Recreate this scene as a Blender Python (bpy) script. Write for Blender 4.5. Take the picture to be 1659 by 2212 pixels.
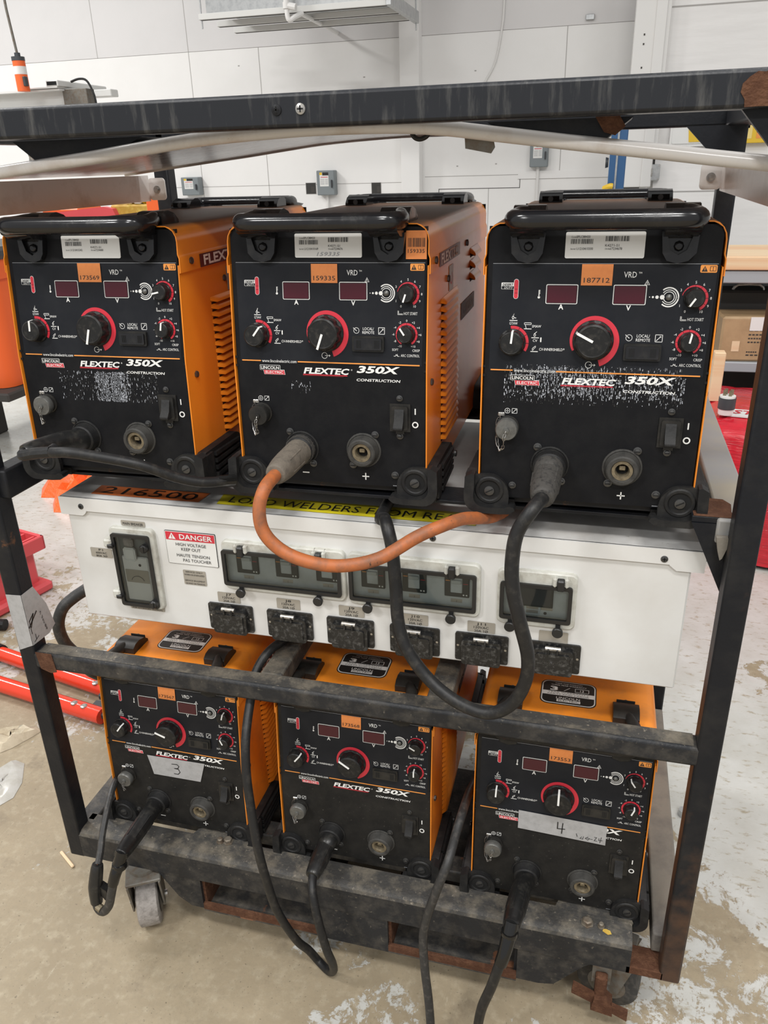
import bpy, math, random
from mathutils import Vector, Matrix
for o in list(bpy.data.objects): bpy.data.objects.remove(o)
SC = bpy.context.scene
COL = SC.collection
random.seed(7)
R = math.radians

# ------------------------------------------------------------------ camera
CX, CY, CZ = 0.315, -1.102, 1.5998
rv = Vector((0.96597459, 0.25722429, -0.02699563))
uv = Vector((-0.08033039, 0.39759889, 0.91403619))
fv = Vector((-0.24584574, 0.88076716, -0.40473335))
cam = bpy.data.cameras.new('camera')
cam.sensor_fit = 'VERTICAL'; cam.sensor_height = 24.0; cam.lens = 24.0 * 1703.0 / 2212.0
cam.clip_start = 0.02; cam.clip_end = 60
camo = bpy.data.objects.new('camera', cam); COL.objects.link(camo)
camo.matrix_world = Matrix(((rv.x, uv.x, -fv.x, CX), (rv.y, uv.y, -fv.y, CY), (rv.z, uv.z, -fv.z, CZ), (0, 0, 0, 1)))
SC.camera = camo

# ------------------------------------------------------------------ light
SC.view_settings.view_transform = 'Standard'; SC.view_settings.look = 'None'
SC.view_settings.gamma = 1.0; SC.view_settings.use_curve_mapping = False
SC.view_settings.exposure = 0.0
wd = bpy.data.worlds.new('world'); SC.world = wd; wd.use_nodes = True
wd.node_tree.nodes['Background'].inputs[0].default_value = (1.0, 0.997, 0.99, 1)
wd.node_tree.nodes['Background'].inputs[1].default_value = 0.55
def area(x, y, z, sx, sy, power, rot=(0, 0, 0)):
    l = bpy.data.lights.new('ceiling_lamp', 'AREA'); l.shape = 'RECTANGLE'; l.size = sx; l.size_y = sy
    l.energy = power; l.color = (1.0, 0.988, 0.968)
    o = bpy.data.objects.new('ceiling_lamp', l); COL.objects.link(o); o.location = (x, y, z); o.rotation_euler = rot
for lx, ly, pw in ((-2.6, -1.7, 95), (0.9, -2.1, 105), (3.4, -1.8, 60), (-3.2, -5.0, 190), (1.6, -5.0, 175), (-3.9, 1.6, 75), (-6.2, 2.9, 250), (2.2, 0.9, 65)):
    area(lx, ly, 5.2, 1.3, 0.45, pw)

# ------------------------------------------------------------------ materials
MATS = {}
def nd(t, kind, **kw):
    n = t.nodes.new(kind)
    for k, v in kw.items(): setattr(n, k, v)
    return n
def mat(name, base, rough=0.5, metal=0.0, dirt=None, dscale=14, dlo=0.45, dhi=0.75, dirt2=None, d2scale=40, d2lo=0.6, d2hi=0.7,
        stretch=(1, 1, 1), bump=0.0, bscale=120, rvar=0.0, spec=0.5, coat=0.0, emit=None):
    m = bpy.data.materials.new(name); m.use_nodes = True; t = m.node_tree; b = t.nodes['Principled BSDF']
    b.inputs['Roughness'].default_value = rough; b.inputs['Metallic'].default_value = metal
    b.inputs['Specular IOR Level'].default_value = spec; b.inputs['Coat Weight'].default_value = coat
    b.inputs['Base Color'].default_value = (*base, 1)
    tc = nd(t, 'ShaderNodeTexCoord'); mp = nd(t, 'ShaderNodeMapping'); mp.inputs['Scale'].default_value = stretch
    t.links.new(tc.outputs['Object'], mp.inputs['Vector'])
    col = None; L = t.links.new
    def layer(col, c, sc, lo, hi, det):
        n = nd(t, 'ShaderNodeTexNoise'); n.inputs['Scale'].default_value = sc; n.inputs['Detail'].default_value = det; n.inputs['Roughness'].default_value = 0.65
        L(mp.outputs[0], n.inputs['Vector'])
        mr = nd(t, 'ShaderNodeMapRange'); mr.inputs[1].default_value = lo; mr.inputs[2].default_value = hi; L(n.outputs['Fac'], mr.inputs[0])
        mx = nd(t, 'ShaderNodeMix', data_type='RGBA')
        if col is None: mx.inputs[6].default_value = (*base, 1)
        else: L(col, mx.inputs[6])
        mx.inputs[7].default_value = (*c, 1); L(mr.outputs[0], mx.inputs[0])
        return mx.outputs[2], mr.outputs[0]
    if dirt: col, f = layer(col, dirt, dscale, dlo, dhi, 8)
    if dirt2: col, f2 = layer(col, dirt2, d2scale, d2lo, d2hi, 10)
    if col: L(col, b.inputs['Base Color'])
    if rvar and dirt:
        mr = nd(t, 'ShaderNodeMapRange'); mr.inputs[3].default_value = rough; mr.inputs[4].default_value = min(1, rough + rvar); L(f, mr.inputs[0]); L(mr.outputs[0], b.inputs['Roughness'])
    if bump:
        n = nd(t, 'ShaderNodeTexNoise'); n.inputs['Scale'].default_value = bscale; n.inputs['Detail'].default_value = 6; L(mp.outputs[0], n.inputs['Vector'])
        bp = nd(t, 'ShaderNodeBump'); bp.inputs['Strength'].default_value = bump; bp.inputs['Distance'].default_value = 0.004; L(n.outputs['Fac'], bp.inputs['Height']); L(bp.outputs[0], b.inputs['Normal'])
    if emit: b.inputs['Emission Color'].default_value = (*emit, 1); b.inputs['Emission Strength'].default_value = 1
    MATS[name] = m
    return m
mat('orange_paint', (0.80, 0.25, 0.020), 0.24, dirt=(0.68, 0.20, 0.016), dscale=9, dlo=.45, dhi=.8, bump=0.03, bscale=400)
mat('dusty_orange', (0.78, 0.245, 0.020), 0.38, dirt=(0.52, 0.19, 0.04), dscale=22, dlo=.5, dhi=.85, bump=0.05, bscale=300)
mat('louvre_gap', (0.03, 0.006, 0.002), 0.8)
mat('panel_black', (0.0080, 0.0082, 0.0095), 0.45, spec=.13, dirt=(0.0135, 0.0135, 0.0142), dscale=30, dlo=.4, dhi=.8, dirt2=(0.10, 0.095, 0.085), d2scale=260, d2lo=.70, d2hi=.78, bump=.06, bscale=900)
mat('panel_dusty', (0.0145, 0.014, 0.0135), 0.5, spec=.13, dirt=(0.026, 0.0245, 0.022), dscale=24, dlo=.4, dhi=.75, dirt2=(0.16, 0.15, 0.13), d2scale=190, d2lo=.66, d2hi=.76, bump=.06, bscale=900)
mat('overlay', (0.0135, 0.0148, 0.0185), 0.40, spec=.16, dirt=(0.020, 0.021, 0.024), dscale=26, dlo=.4, dhi=.8, dirt2=(0.12, 0.12, 0.115), d2scale=300, d2lo=.72, d2hi=.8)
mat('glue_grey', (0.40, 0.42, 0.46), 0.6)
mat('white_ink', (0.78, 0.78, 0.76), 0.5)
mat('red_ink', (0.60, 0.030, 0.050), 0.4)
mat('orange_ink', (0.80, 0.30, 0.06), 0.4)
mat('black_ink', (0.012, 0.012, 0.012), 0.5)
mat('grey_ink', (0.30, 0.31, 0.33), 0.55)
mat('display_red', (0.060, 0.0050, 0.0130), 0.12)
mat('sticker_orange', (0.70, 0.235, 0.060), 0.5, dirt=(0.6, 0.19, 0.05), dscale=60)
mat('label_white', (0.74, 0.74, 0.72), 0.35)
mat('plastic_black', (0.009, 0.009, 0.0105), 0.17, dirt=(0.02, 0.019, 0.018), dscale=40, dlo=.5, dhi=.8, rvar=.3)
mat('plastic_dusty', (0.012, 0.012, 0.0115), 0.4, spec=.3, dirt=(0.034, 0.031, 0.027), dscale=35, dlo=.4, dhi=.75)
mat('knob_black', (0.011, 0.011, 0.011), 0.42, spec=.3, dirt=(0.036, 0.033, 0.029), dscale=130, dlo=.5, dhi=.72)
mat('rubber', (0.011, 0.011, 0.0115), 0.55, spec=.3, dirt=(0.026, 0.025, 0.023), dscale=45, dlo=.45, dhi=.75, bump=.1, bscale=250)
mat('screw_dark', (0.10, 0.10, 0.10), 0.4, 0.8)
mat('steel', (0.52, 0.51, 0.49), 0.32, 0.9, dirt=(0.25, 0.23, 0.2), dscale=60)
mat('grey_cap', (0.17, 0.17, 0.16), 0.42, 0.55, dirt=(0.09, 0.09, 0.085), dscale=90)
mat('brass', (0.27, 0.225, 0.15), 0.45, 0.6, dirt=(0.12, 0.10, 0.07), dscale=150)
mat('socket_grey', (0.052, 0.050, 0.046), 0.6, spec=.3, dirt=(0.02, 0.02, 0.019), dscale=70)
mat('hole_black', (0.004, 0.004, 0.004), 0.9)
mat('maroon', (0.10, 0.012, 0.012), 0.35)
mat('rack_steel', (0.0105, 0.0115, 0.0145), 0.42, spec=.22, dirt=(0.028, 0.027, 0.026), dscale=11, dlo=.46, dhi=.82, dirt2=(0.11, 0.050, 0.026), d2scale=16, d2lo=.66, d2hi=.72, bump=.12, bscale=150)
mat('rack_streak', (0.015, 0.0165, 0.0205), 0.38, spec=.35, dirt=(0.12, 0.118, 0.112), dscale=60, dlo=.52, dhi=.84, stretch=(1, 1, .13), dirt2=(0.085, 0.036, 0.02), d2scale=9, d2lo=.70, d2hi=.75, bump=.1, bscale=150)
mat('rack_dusty', (0.034, 0.033, 0.032), 0.6, dirt=(0.105, 0.092, 0.074), dscale=34, dlo=.42, dhi=.7, dirt2=(0.19, 0.082, 0.042), d2scale=8, d2lo=.62, d2hi=.66, bump=.25, bscale=160)
mat('rail_dust', (0.042, 0.040, 0.037), 0.65, dirt=(0.15, 0.13, 0.10), dscale=26, dlo=.44, dhi=.68, dirt2=(0.22, 0.19, 0.15), d2scale=110, d2lo=.6, d2hi=.7, bump=.3, bscale=200)
mat('bolt_dull', (0.20, 0.175, 0.14), 0.55, 0.5, dirt=(.12, .07, .04), dscale=70)
mat('window_dark', (0.15, 0.165, 0.165), .5)
mat('rail_worn', (0.0155, 0.0165, 0.019), 0.5, spec=.35, dirt=(0.066, 0.060, 0.052), dscale=22, dlo=.46, dhi=.72, dirt2=(0.12, 0.105, 0.085), d2scale=95, d2lo=.61, d2hi=.70, bump=.25, bscale=170)
mat('rust', (0.085, 0.038, 0.022), 0.9, spec=.2, dirt=(0.155, 0.075, 0.042), dscale=60, bump=.5, bscale=260)
mat('tan_dust', (0.195, 0.175, 0.145), 0.8, dirt=(0.085, 0.078, 0.075), dscale=9, bump=.2, bscale=180)
mat('rail_grey', (0.25, 0.25, 0.25), 0.45, dirt=(0.30, 0.275, 0.22), dscale=6, dlo=.45, dhi=.65, dirt2=(.2, .12, .08), d2scale=20, d2lo=.7, d2hi=.75)
mat('white_enamel', (0.70, 0.70, 0.685), 0.28, dirt=(0.62, 0.605, 0.575), dscale=5, dlo=.4, dhi=.75, dirt2=(0.42, 0.40, 0.37), d2scale=90, d2lo=.70, d2hi=.78)
mat('lid_enamel', (0.66, 0.655, 0.64), 0.3, dirt=(0.48, 0.46, 0.43), dscale=8, dlo=.45, dhi=.72, dirt2=(0.2, 0.19, 0.17), d2scale=50, d2lo=.66, d2hi=.76)
mat('cover_white', (0.66, 0.63, 0.60), 0.22, dirt=(0.50, 0.43, 0.37), dscale=14, dlo=.48, dhi=.75, dirt2=(0.25, 0.14, 0.07), d2scale=30, d2lo=.70, d2hi=.75)
mat('cover_scratched', (0.60, 0.56, 0.52), 0.2, dirt=(0.36, 0.32, 0.28), dscale=26, dlo=.42, dhi=.62, stretch=(.25, 2.0, 2.0), bump=.2, bscale=60)
mat('window_grey', (0.55, 0.55, 0.50), 0.45, dirt=(0.40, 0.38, 0.33), dscale=50, dlo=.45, dhi=.7)
mat('window_inner', (0.52, 0.55, 0.545), 0.5, dirt=(0.40, 0.42, 0.41), dscale=20)
mat('gasket', (0.014, 0.014, 0.014), 0.4)
mat('breaker', (0.028, 0.034, 0.034), 0.45)
mat('breaker_toggle', (0.42, 0.44, 0.42), 0.5)
mat('nameplate', (0.38, 0.355, 0.31), 0.35, 0.25)
mat('outlet_black', (0.012, 0.012, 0.012), 0.38, dirt=(0.13, 0.125, 0.115), dscale=130, dlo=.5, dhi=.78, rvar=.3)
mat('tape_yellow', (0.62, 0.53, 0.02), 0.4)
mat('tape_orange', (0.66, 0.17, 0.045), 0.45, dirt=(0.4, .11, .04), dscale=40)
mat('tape_grey', (0.40, 0.40, 0.405), 0.45, 0.1, dirt=(0.31, 0.31, 0.31), dscale=70)
mat('cable_orange', (0.43, 0.125, 0.036), 0.55, dirt=(0.20, 0.085, 0.045), dscale=34, dlo=.45, dhi=.7, dirt2=(.05, .03, .02), d2scale=80, d2lo=.64, d2hi=.7)
mat('cable_black', (0.014, 0.014, 0.0145), 0.45, spec=.35, dirt=(0.05, 0.046, 0.04), dscale=70, dlo=.5, dhi=.8)
mat('cable_dusty', (0.026, 0.0255, 0.025), 0.5, dirt=(0.085, 0.076, 0.068), dscale=90, dlo=.5, dhi=.75)
mat('plug_tan', (0.155, 0.132, 0.105), 0.75, dirt=(0.085, 0.074, 0.06), dscale=90, bump=.2, bscale=300)
mat('plug_grey', (0.055, 0.051, 0.046), 0.7, dirt=(0.022, 0.021, 0.02), dscale=110, dlo=.5, dhi=.65, bump=.2, bscale=300)
mat('plug_black', (0.013, 0.013, 0.013), 0.32, dirt=(0.05, 0.047, 0.04), dscale=60, dlo=.5, dhi=.8)
mat('tape_black', (0.008, 0.008, 0.008), 0.16)
mat('wall_paint', (0.81, 0.80, 0.785), 0.75, dirt=(0.77, 0.76, 0.74), dscale=1.3, bump=.12, bscale=30)
mat('wall_upper', (0.67, 0.655, 0.65), 0.8, dirt=(0.63, 0.62, 0.615), dscale=1.3, bump=.12, bscale=30)
mat('seam', (0.40, 0.385, 0.37), 0.9)
mat('gap_dark', (0.06, 0.055, 0.05), 0.9)
mat('plywood_white', (0.80, 0.785, 0.77), 0.5, dirt=(0.74, 0.725, 0.71), dscale=7, stretch=(.25, 1, 1.8), bump=.5, bscale=14)
mat('conduit_white', (0.72, 0.71, 0.69), 0.5)
mat('galvanised', (0.50, 0.51, 0.51), 0.35, 0.7, dirt=(0.36, 0.37, 0.38), dscale=25)
mat('elec_grey', (0.20, 0.225, 0.235), 0.5)
mat('ac_dark', (0.045, 0.050, 0.056), 0.45)
mat('blue_paint', (0.035, 0.105, 0.24), 0.3)
mat('yellow_paint', (0.75, 0.49, 0.03), 0.35)
mat('mustard', (0.42, 0.25, 0.03), 0.6, dirt=(.6, .45, .1), dscale=30)
mat('orange_bin', (0.80, 0.13, 0.025), 0.45)
mat('red_plastic', (0.62, 0.075, 0.085), 0.4)
mat('red_wrap', (0.56, 0.014, 0.028), 0.10, dirt=(0.36, 0.008, 0.018), dscale=16, stretch=(.5, 1, 6), bump=1.0, bscale=22)
mat('red_handle', (0.72, 0.055, 0.025), 0.14)
mat('cardboard', (0.42, 0.285, 0.155), 0.35, dirt=(0.34, 0.225, 0.12), dscale=12, bump=.3, bscale=35)
mat('shelf_grey', (0.34, 0.36, 0.38), 0.4)
mat('shelf_dark', (0.035, 0.033, 0.030), 0.7)
mat('wood_pale', (0.74, 0.56, 0.36), 0.55, dirt=(0.68, 0.36, 0.18), dscale=5, stretch=(.15, 1, 6))
mat('paper_rag', (0.55, 0.48, 0.36), 0.85, dirt=(.4, .34, .24), dscale=40)
mat('clear_film', (0.47, 0.46, 0.43), 0.15, dirt=(.36, .34, .29), dscale=25)
mat('gantry_white', (0.66, 0.66, 0.64), 0.4)
mat('caster_grey', (0.33, 0.305, 0.285), 0.8, dirt=(0.17, 0.155, 0.14), dscale=80, bump=.4, bscale=200)
mat('caster_black', (0.03, 0.03, 0.03), 0.55, dirt=(0.10, 0.09, 0.08), dscale=60)
mat('caster_fork', (0.165, 0.155, 0.135), 0.6, 0.2, dirt=(0.13, 0.085, 0.05), dscale=50)
mat('orange_mesh', (0.85, 0.13, 0.02), 0.3, bump=1.0, bscale=60)
mat('cream_yellow', (0.80, 0.62, 0.22), 0.6)
mat('green_film', (0.25, 0.42, 0.22), 0.3)
def shaded_dusty_top():  # upward faces browned: shade under the roof cover painted in, along with dust
    m = mat('shaded_dusty_cover', (0.80, 0.25, 0.020), 0.26, dirt=(0.68, 0.20, 0.016), dscale=9, dlo=.45, dhi=.8); t = m.node_tree; b = t.nodes['Principled BSDF']; old = b.inputs['Base Color'].links[0].from_socket
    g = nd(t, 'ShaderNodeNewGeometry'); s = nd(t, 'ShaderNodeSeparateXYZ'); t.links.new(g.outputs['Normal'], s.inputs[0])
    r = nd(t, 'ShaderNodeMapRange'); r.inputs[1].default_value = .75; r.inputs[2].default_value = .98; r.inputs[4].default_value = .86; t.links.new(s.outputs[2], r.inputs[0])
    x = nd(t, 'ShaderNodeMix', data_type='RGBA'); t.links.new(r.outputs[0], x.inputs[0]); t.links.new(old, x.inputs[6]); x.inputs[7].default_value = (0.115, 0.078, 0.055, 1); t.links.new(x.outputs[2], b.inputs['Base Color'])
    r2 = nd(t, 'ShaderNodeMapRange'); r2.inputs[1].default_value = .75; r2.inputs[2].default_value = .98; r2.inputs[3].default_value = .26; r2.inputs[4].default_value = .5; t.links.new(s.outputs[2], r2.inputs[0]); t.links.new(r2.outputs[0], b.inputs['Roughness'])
shaded_dusty_top()
def rustyfoot():
    m = mat('post_steel', (0.0105, 0.0115, 0.0145), 0.42, spec=.22, dirt=(0.028, 0.027, 0.026), dscale=11, dlo=.46, dhi=.82, bump=.12, bscale=150); t = m.node_tree; b = t.nodes['Principled BSDF']; L = t.links.new; old = b.inputs['Base Color'].links[0].from_socket
    tc = nd(t, 'ShaderNodeTexCoord'); s = nd(t, 'ShaderNodeSeparateXYZ'); L(tc.outputs['Object'], s.inputs[0]); n = nd(t, 'ShaderNodeTexNoise'); n.inputs['Scale'].default_value = 26; n.inputs['Detail'].default_value = 9; L(tc.outputs['Object'], n.inputs['Vector'])
    r = nd(t, 'ShaderNodeMapRange'); r.inputs[1].default_value = .16; r.inputs[2].default_value = .62; r.inputs[3].default_value = .36; r.inputs[4].default_value = -.12; L(s.outputs[2], r.inputs[0])
    a = nd(t, 'ShaderNodeMath', operation='ADD'); L(n.outputs['Fac'], a.inputs[0]); L(r.outputs[0], a.inputs[1]); q = nd(t, 'ShaderNodeMapRange'); q.inputs[1].default_value = .52; q.inputs[2].default_value = .86; L(a.outputs[0], q.inputs[0])
    x = nd(t, 'ShaderNodeMix', data_type='RGBA'); L(q.outputs[0], x.inputs[0]); L(old, x.inputs[6]); x.inputs[7].default_value = (0.072, 0.040, 0.026, 1); L(x.outputs[2], b.inputs['Base Color'])
rustyfoot()
def glassmat():
    m = bpy.data.materials.new('clear_pane'); m.use_nodes = True; t = m.node_tree; t.nodes.clear()
    out = nd(t, 'ShaderNodeOutputMaterial'); mx = nd(t, 'ShaderNodeMixShader'); tr = nd(t, 'ShaderNodeBsdfTransparent'); gl = nd(t, 'ShaderNodeBsdfGlossy')
    tr.inputs[0].default_value = (0.88, 0.92, 0.91, 1); gl.inputs['Roughness'].default_value = 0.06
    lw = nd(t, 'ShaderNodeFresnel'); lw.inputs[0].default_value = 1.5
    t.links.new(lw.outputs[0], mx.inputs[0]); t.links.new(tr.outputs[0], mx.inputs[1]); t.links.new(gl.outputs[0], mx.inputs[2]); t.links.new(mx.outputs[0], out.inputs[0])
    MATS['clear_pane'] = m
glassmat()
def floormat():
    m = bpy.data.materials.new('worn_floor'); m.use_nodes = True; t = m.node_tree; b = t.nodes['Principled BSDF']; L = t.links.new
    tc = nd(t, 'ShaderNodeTexCoord'); sp = nd(t, 'ShaderNodeSeparateXYZ'); L(tc.outputs['Object'], sp.inputs[0])
    def noise(sc, det=8, ro=.6, st=(1, 1, 1), dist=0.0):
        mp = nd(t, 'ShaderNodeMapping'); mp.inputs['Scale'].default_value = st; L(tc.outputs['Object'], mp.inputs[0])
        n = nd(t, 'ShaderNodeTexNoise'); n.inputs['Scale'].default_value = sc; n.inputs['Detail'].default_value = det; n.inputs['Roughness'].default_value = ro; n.inputs['Distortion'].default_value = dist
        L(mp.outputs[0], n.inputs['Vector']); return n.outputs['Fac']
    def rng(x, a, b_, c=0., d=1.):
        r = nd(t, 'ShaderNodeMapRange'); r.inputs[1].default_value = a; r.inputs[2].default_value = b_; r.inputs[3].default_value = c; r.inputs[4].default_value = d; L(x, r.inputs[0]); return r.outputs[0]
    def ma(op, x, y):
        n = nd(t, 'ShaderNodeMath', operation=op)
        for i, v in enumerate((x, y)):
            if isinstance(v, (int, float)): n.inputs[i].default_value = v
            else: L(v, n.inputs[i])
        return n.outputs[0]
    def mix(f, a, b_):
        n = nd(t, 'ShaderNodeMix', data_type='RGBA'); L(f, n.inputs[0])
        for i, v in ((6, a), (7, b_)):
            if isinstance(v, tuple): n.inputs[i].default_value = (*v, 1)
            else: L(v, n.inputs[i])
        return n.outputs[2]
    # bare concrete
    c = mix(rng(noise(3.2), .35, .7), (0.335, 0.275, 0.185), (0.245, 0.195, 0.125))
    c = mix(rng(noise(40, 7), .5, .75), c, (0.385, 0.33, 0.235))
    c = mix(rng(noise(9, 9, .7), .56, .66), c, (0.225, 0.18, 0.12))
    c = mix(rng(noise(70, 10, .8), .45, .7), c, (0.27, 0.222, 0.15))
    c = mix(rng(noise(14, 10, .8, (3.2, .35, 1), 1.5), .62, .66), c, (0.40, 0.35, 0.26))
    c = mix(rng(noise(150, 3), .64, .72), c, (0.15, 0.12, 0.08))
    # worn white floor paint: heavier to the right and to the rear, flaking in patches
    by = rng(sp.outputs[1], -.25, .95, -0.075, 0.10)
    bx = rng(sp.outputs[0], 0.15, 0.75, -0.01, 0.055)
    bl = rng(sp.outputs[0], -1.0, -.35, -.055, 0.0)
    vd = nd(t, 'ShaderNodeVectorMath', operation='DISTANCE'); L(tc.outputs['Object'], vd.inputs[0]); vd.inputs[1].default_value = (-.13, -.13, 0)
    blob = rng(vd.outputs['Value'], .05, .34, .062, 0.0)
    by = ma('ADD', by, rng(sp.outputs[1], 1.35, 1.95, 0, .13))
    bias = ma('ADD', ma('ADD', by, blob), ma('ADD', bx, bl))
    edge = ma('ADD', ma('ADD', ma('MULTIPLY', noise(2.6, 3, .5), .6), ma('MULTIPLY', noise(11, 12, .72, dist=.4), .4)), bias)
    fac = rng(edge, .527, .537)
    flake = ma('ADD', noise(23, 12, .78, (1.2, .9, 1), .2), ma('MULTIPLY', bias, 1.1))
    fac = ma('MULTIPLY', fac, rng(flake, .475, .50))
    white = mix(rng(noise(6, 9), .35, .75), (0.53, 0.53, 0.505), (0.42, 0.41, 0.37))
    white = mix(rng(noise(26, 9, .65, (1, 2.2, 1)), .55, .68), white, (0.33, 0.29, 0.215))
    L(mix(fac, c, white), b.inputs['Base Color'])
    L(rng(fac, 0, 1, .62, .20), b.inputs['Roughness'])
    bp = nd(t, 'ShaderNodeBump'); bp.inputs['Strength'].default_value = .35; bp.inputs['Distance'].default_value = .006
    L(ma('ADD', ma('MULTIPLY', noise(26, 8), .7), ma('MULTIPLY', fac, .5)), bp.inputs['Height']); L(bp.outputs[0], b.inputs['Normal'])
    MATS['worn_floor'] = m
floormat()

# ------------------------------------------------------------------ mesh helpers
class M:
    def __init__(s): s.v = []; s.f = []; s.m = []; s.names = []
    def mi(s, name):
        if name not in s.names: s.names.append(name)
        return s.names.index(name)
    def add(s, vs, fs, name):
        k = len(s.v); i = s.mi(name); s.v += [tuple(v) for v in vs]
        for f in fs: s.f.append([k + a for a in f]); s.m.append(i)
        return s
    def box(s, x0, x1, y0, y1, z0, z1, name, c=0.0):
        if c <= 0:
            vs = [(x, y, z) for x in (x0, x1) for y in (y0, y1) for z in (z0, z1)]
            return s.add(vs, [(0, 1, 3, 2), (4, 6, 7, 5), (0, 4, 5, 1), (2, 3, 7, 6), (0, 2, 6, 4), (1, 5, 7, 3)], name)
        vs = []; ix = {}
        for sx in (0, 1):
            for sy in (0, 1):
                for sz in (0, 1):
                    X = (x0, x1)[sx]; Y = (y0, y1)[sy]; Z = (z0, z1)[sz]; dx = c * (1 - 2 * sx); dy = c * (1 - 2 * sy); dz = c * (1 - 2 * sz)
                    for a, p in enumerate(((X, Y + dy, Z + dz), (X + dx, Y, Z + dz), (X + dx, Y + dy, Z))): ix[sx, sy, sz, a] = len(vs); vs.append(p)
        fs = []
        sq = ((0, 0), (0, 1), (1, 1), (1, 0))
        for q in (0, 1):
            fs.append([ix[q, a, b, 0] for a, b in sq]); fs.append([ix[a, q, b, 1] for a, b in sq]); fs.append([ix[a, b, q, 2] for a, b in sq])
            for w in (0, 1):
                fs.append([ix[q, w, 0, 0], ix[q, w, 1, 0], ix[q, w, 1, 1], ix[q, w, 0, 1]])
                fs.append([ix[q, 0, w, 0], ix[q, 1, w, 0], ix[q, 1, w, 2], ix[q, 0, w, 2]])
                fs.append([ix[0, q, w, 1], ix[1, q, w, 1], ix[1, q, w, 2], ix[0, q, w, 2]])
        for a in (0, 1):
            for b in (0, 1):
                for d in (0, 1): fs.append([ix[a, b, d, 0], ix[a, b, d, 1], ix[a, b, d, 2]])
        return s.add(vs, fs, name)
    def prism(s, poly, fn, a, b, name, cap=None):
        n = len(poly); vs = [fn(p[0], p[1], a) for p in poly] + [fn(p[0], p[1], b) for p in poly]
        s.add(vs, [(i, (i + 1) % n, n + (i + 1) % n, n + i) for i in range(n)], name)
        s.add(vs[:n], [list(range(n))], cap or name); s.add(vs[n:], [list(range(n))[::-1]], name)
        return s
    def flat(s, poly, fn, name): return s.add([fn(*p) for p in poly], [list(range(len(poly)))], name)
    def lathe(s, prof, fn, name, n=20, mod=None, cap0=True, cap1=True):
        vs = []
        for r, h in prof:
            for i in range(n):
                a = 2 * math.pi * i / n; rr = r * (mod(a, h) if mod else 1)
                vs.append(fn(rr * math.sin(a), rr * math.cos(a), h))
        fs = []
        for k in range(len(prof) - 1):
            for i in range(n): j = (i + 1) % n; fs.append((k * n + i, k * n + j, (k + 1) * n + j, (k + 1) * n + i))
        if cap0: fs.append(list(range(n)))
        if cap1: fs.append([(len(prof) - 1) * n + i for i in range(n)][::-1])
        return s.add(vs, fs, name)
    def tube(s, pts, r, name, n=10, sub=6, cap=True, smooth=True):
        P = [Vector(p) for p in pts]
        rr = r if isinstance(r, (list, tuple)) else [r] * len(P)
        if smooth and len(P) > 2:
            Q = []; q = []
            for i in range(len(P) - 1):
                p0 = P[max(i - 1, 0)]; p1 = P[i]; p2 = P[i + 1]; p3 = P[min(i + 2, len(P) - 1)]
                for k in range(sub):
                    t = k / sub
                    Q.append(0.5 * ((2 * p1) + (p2 - p0) * t + (2 * p0 - 5 * p1 + 4 * p2 - p3) * t * t + (3 * p1 - p0 - 3 * p2 + p3) * t ** 3)); q.append(rr[i] * (1 - t) + rr[i + 1] * t)
            Q.append(P[-1]); q.append(rr[-1]); P = Q; rr = q
        T = [(P[min(i + 1, len(P) - 1)] - P[max(i - 1, 0)]).normalized() for i in range(len(P))]
        u = T[0].orthogonal().normalized(); vs = []
        for i, p in enumerate(P):
            u = (u - T[i] * u.dot(T[i])).normalized(); w = T[i].cross(u)
            for k in range(n): a = 2 * math.pi * k / n; vs.append(p + (u * math.cos(a) + w * math.sin(a)) * rr[i])
        fs = [(i * n + k, i * n + (k + 1) % n, (i + 1) * n + (k + 1) % n, (i + 1) * n + k) for i in range(len(P) - 1) for k in range(n)]
        if cap: fs += [list(range(n))[::-1], [(len(P) - 1) * n + k for k in range(n)]]
        return s.add(vs, fs, name)
    # ---- flat graphics: fn(u, v) -> point
    def rect(s, u0, u1, v0, v1, fn, name): return s.flat([(u0, v0), (u1, v0), (u1, v1), (u0, v1)], fn, name)
    def rrect(s, u0, u1, v0, v1, r, fn, name): return s.flat(rr_poly(u0, u1, v0, v1, r), fn, name)
    def disc(s, cu, cv, r, fn, name, n=20): return s.flat([(cu + r * math.sin(2 * math.pi * i / n), cv + r * math.cos(2 * math.pi * i / n)) for i in range(n)], fn, name)
    def ring(s, cu, cv, r0, r1, a0, a1, fn, name, n=None, r0b=None, r1b=None):
        n = n or max(3, int(abs(a1 - a0) / 8)); r0b = r0 if r0b is None else r0b; r1b = r1 if r1b is None else r1b; vs = []
        for i in range(n + 1):
            t = i / n; a = R(a0 + (a1 - a0) * t)
            for r in (r0 + (r0b - r0) * t, r1 + (r1b - r1) * t): vs.append(fn(cu + r * math.sin(a), cv + r * math.cos(a)))
        return s.add(vs, [(2 * i, 2 * i + 1, 2 * i + 3, 2 * i + 2) for i in range(n)], name)
    def stroke(s, pts, w, fn, name):
        for (a, b), (c, d) in zip(pts[:-1], pts[1:]):
            l = math.hypot(c - a, d - b) or 1e-9; du, dv = -(d - b) / l * w / 2, (c - a) / l * w / 2; eu, ev = (c - a) / l * w * .4, (d - b) / l * w * .4
            s.flat([(a + du - eu, b + dv - ev), (a - du - eu, b - dv - ev), (c - du + eu, d - dv + ev), (c + du + eu, d + dv + ev)], fn, name)
        return s
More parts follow.
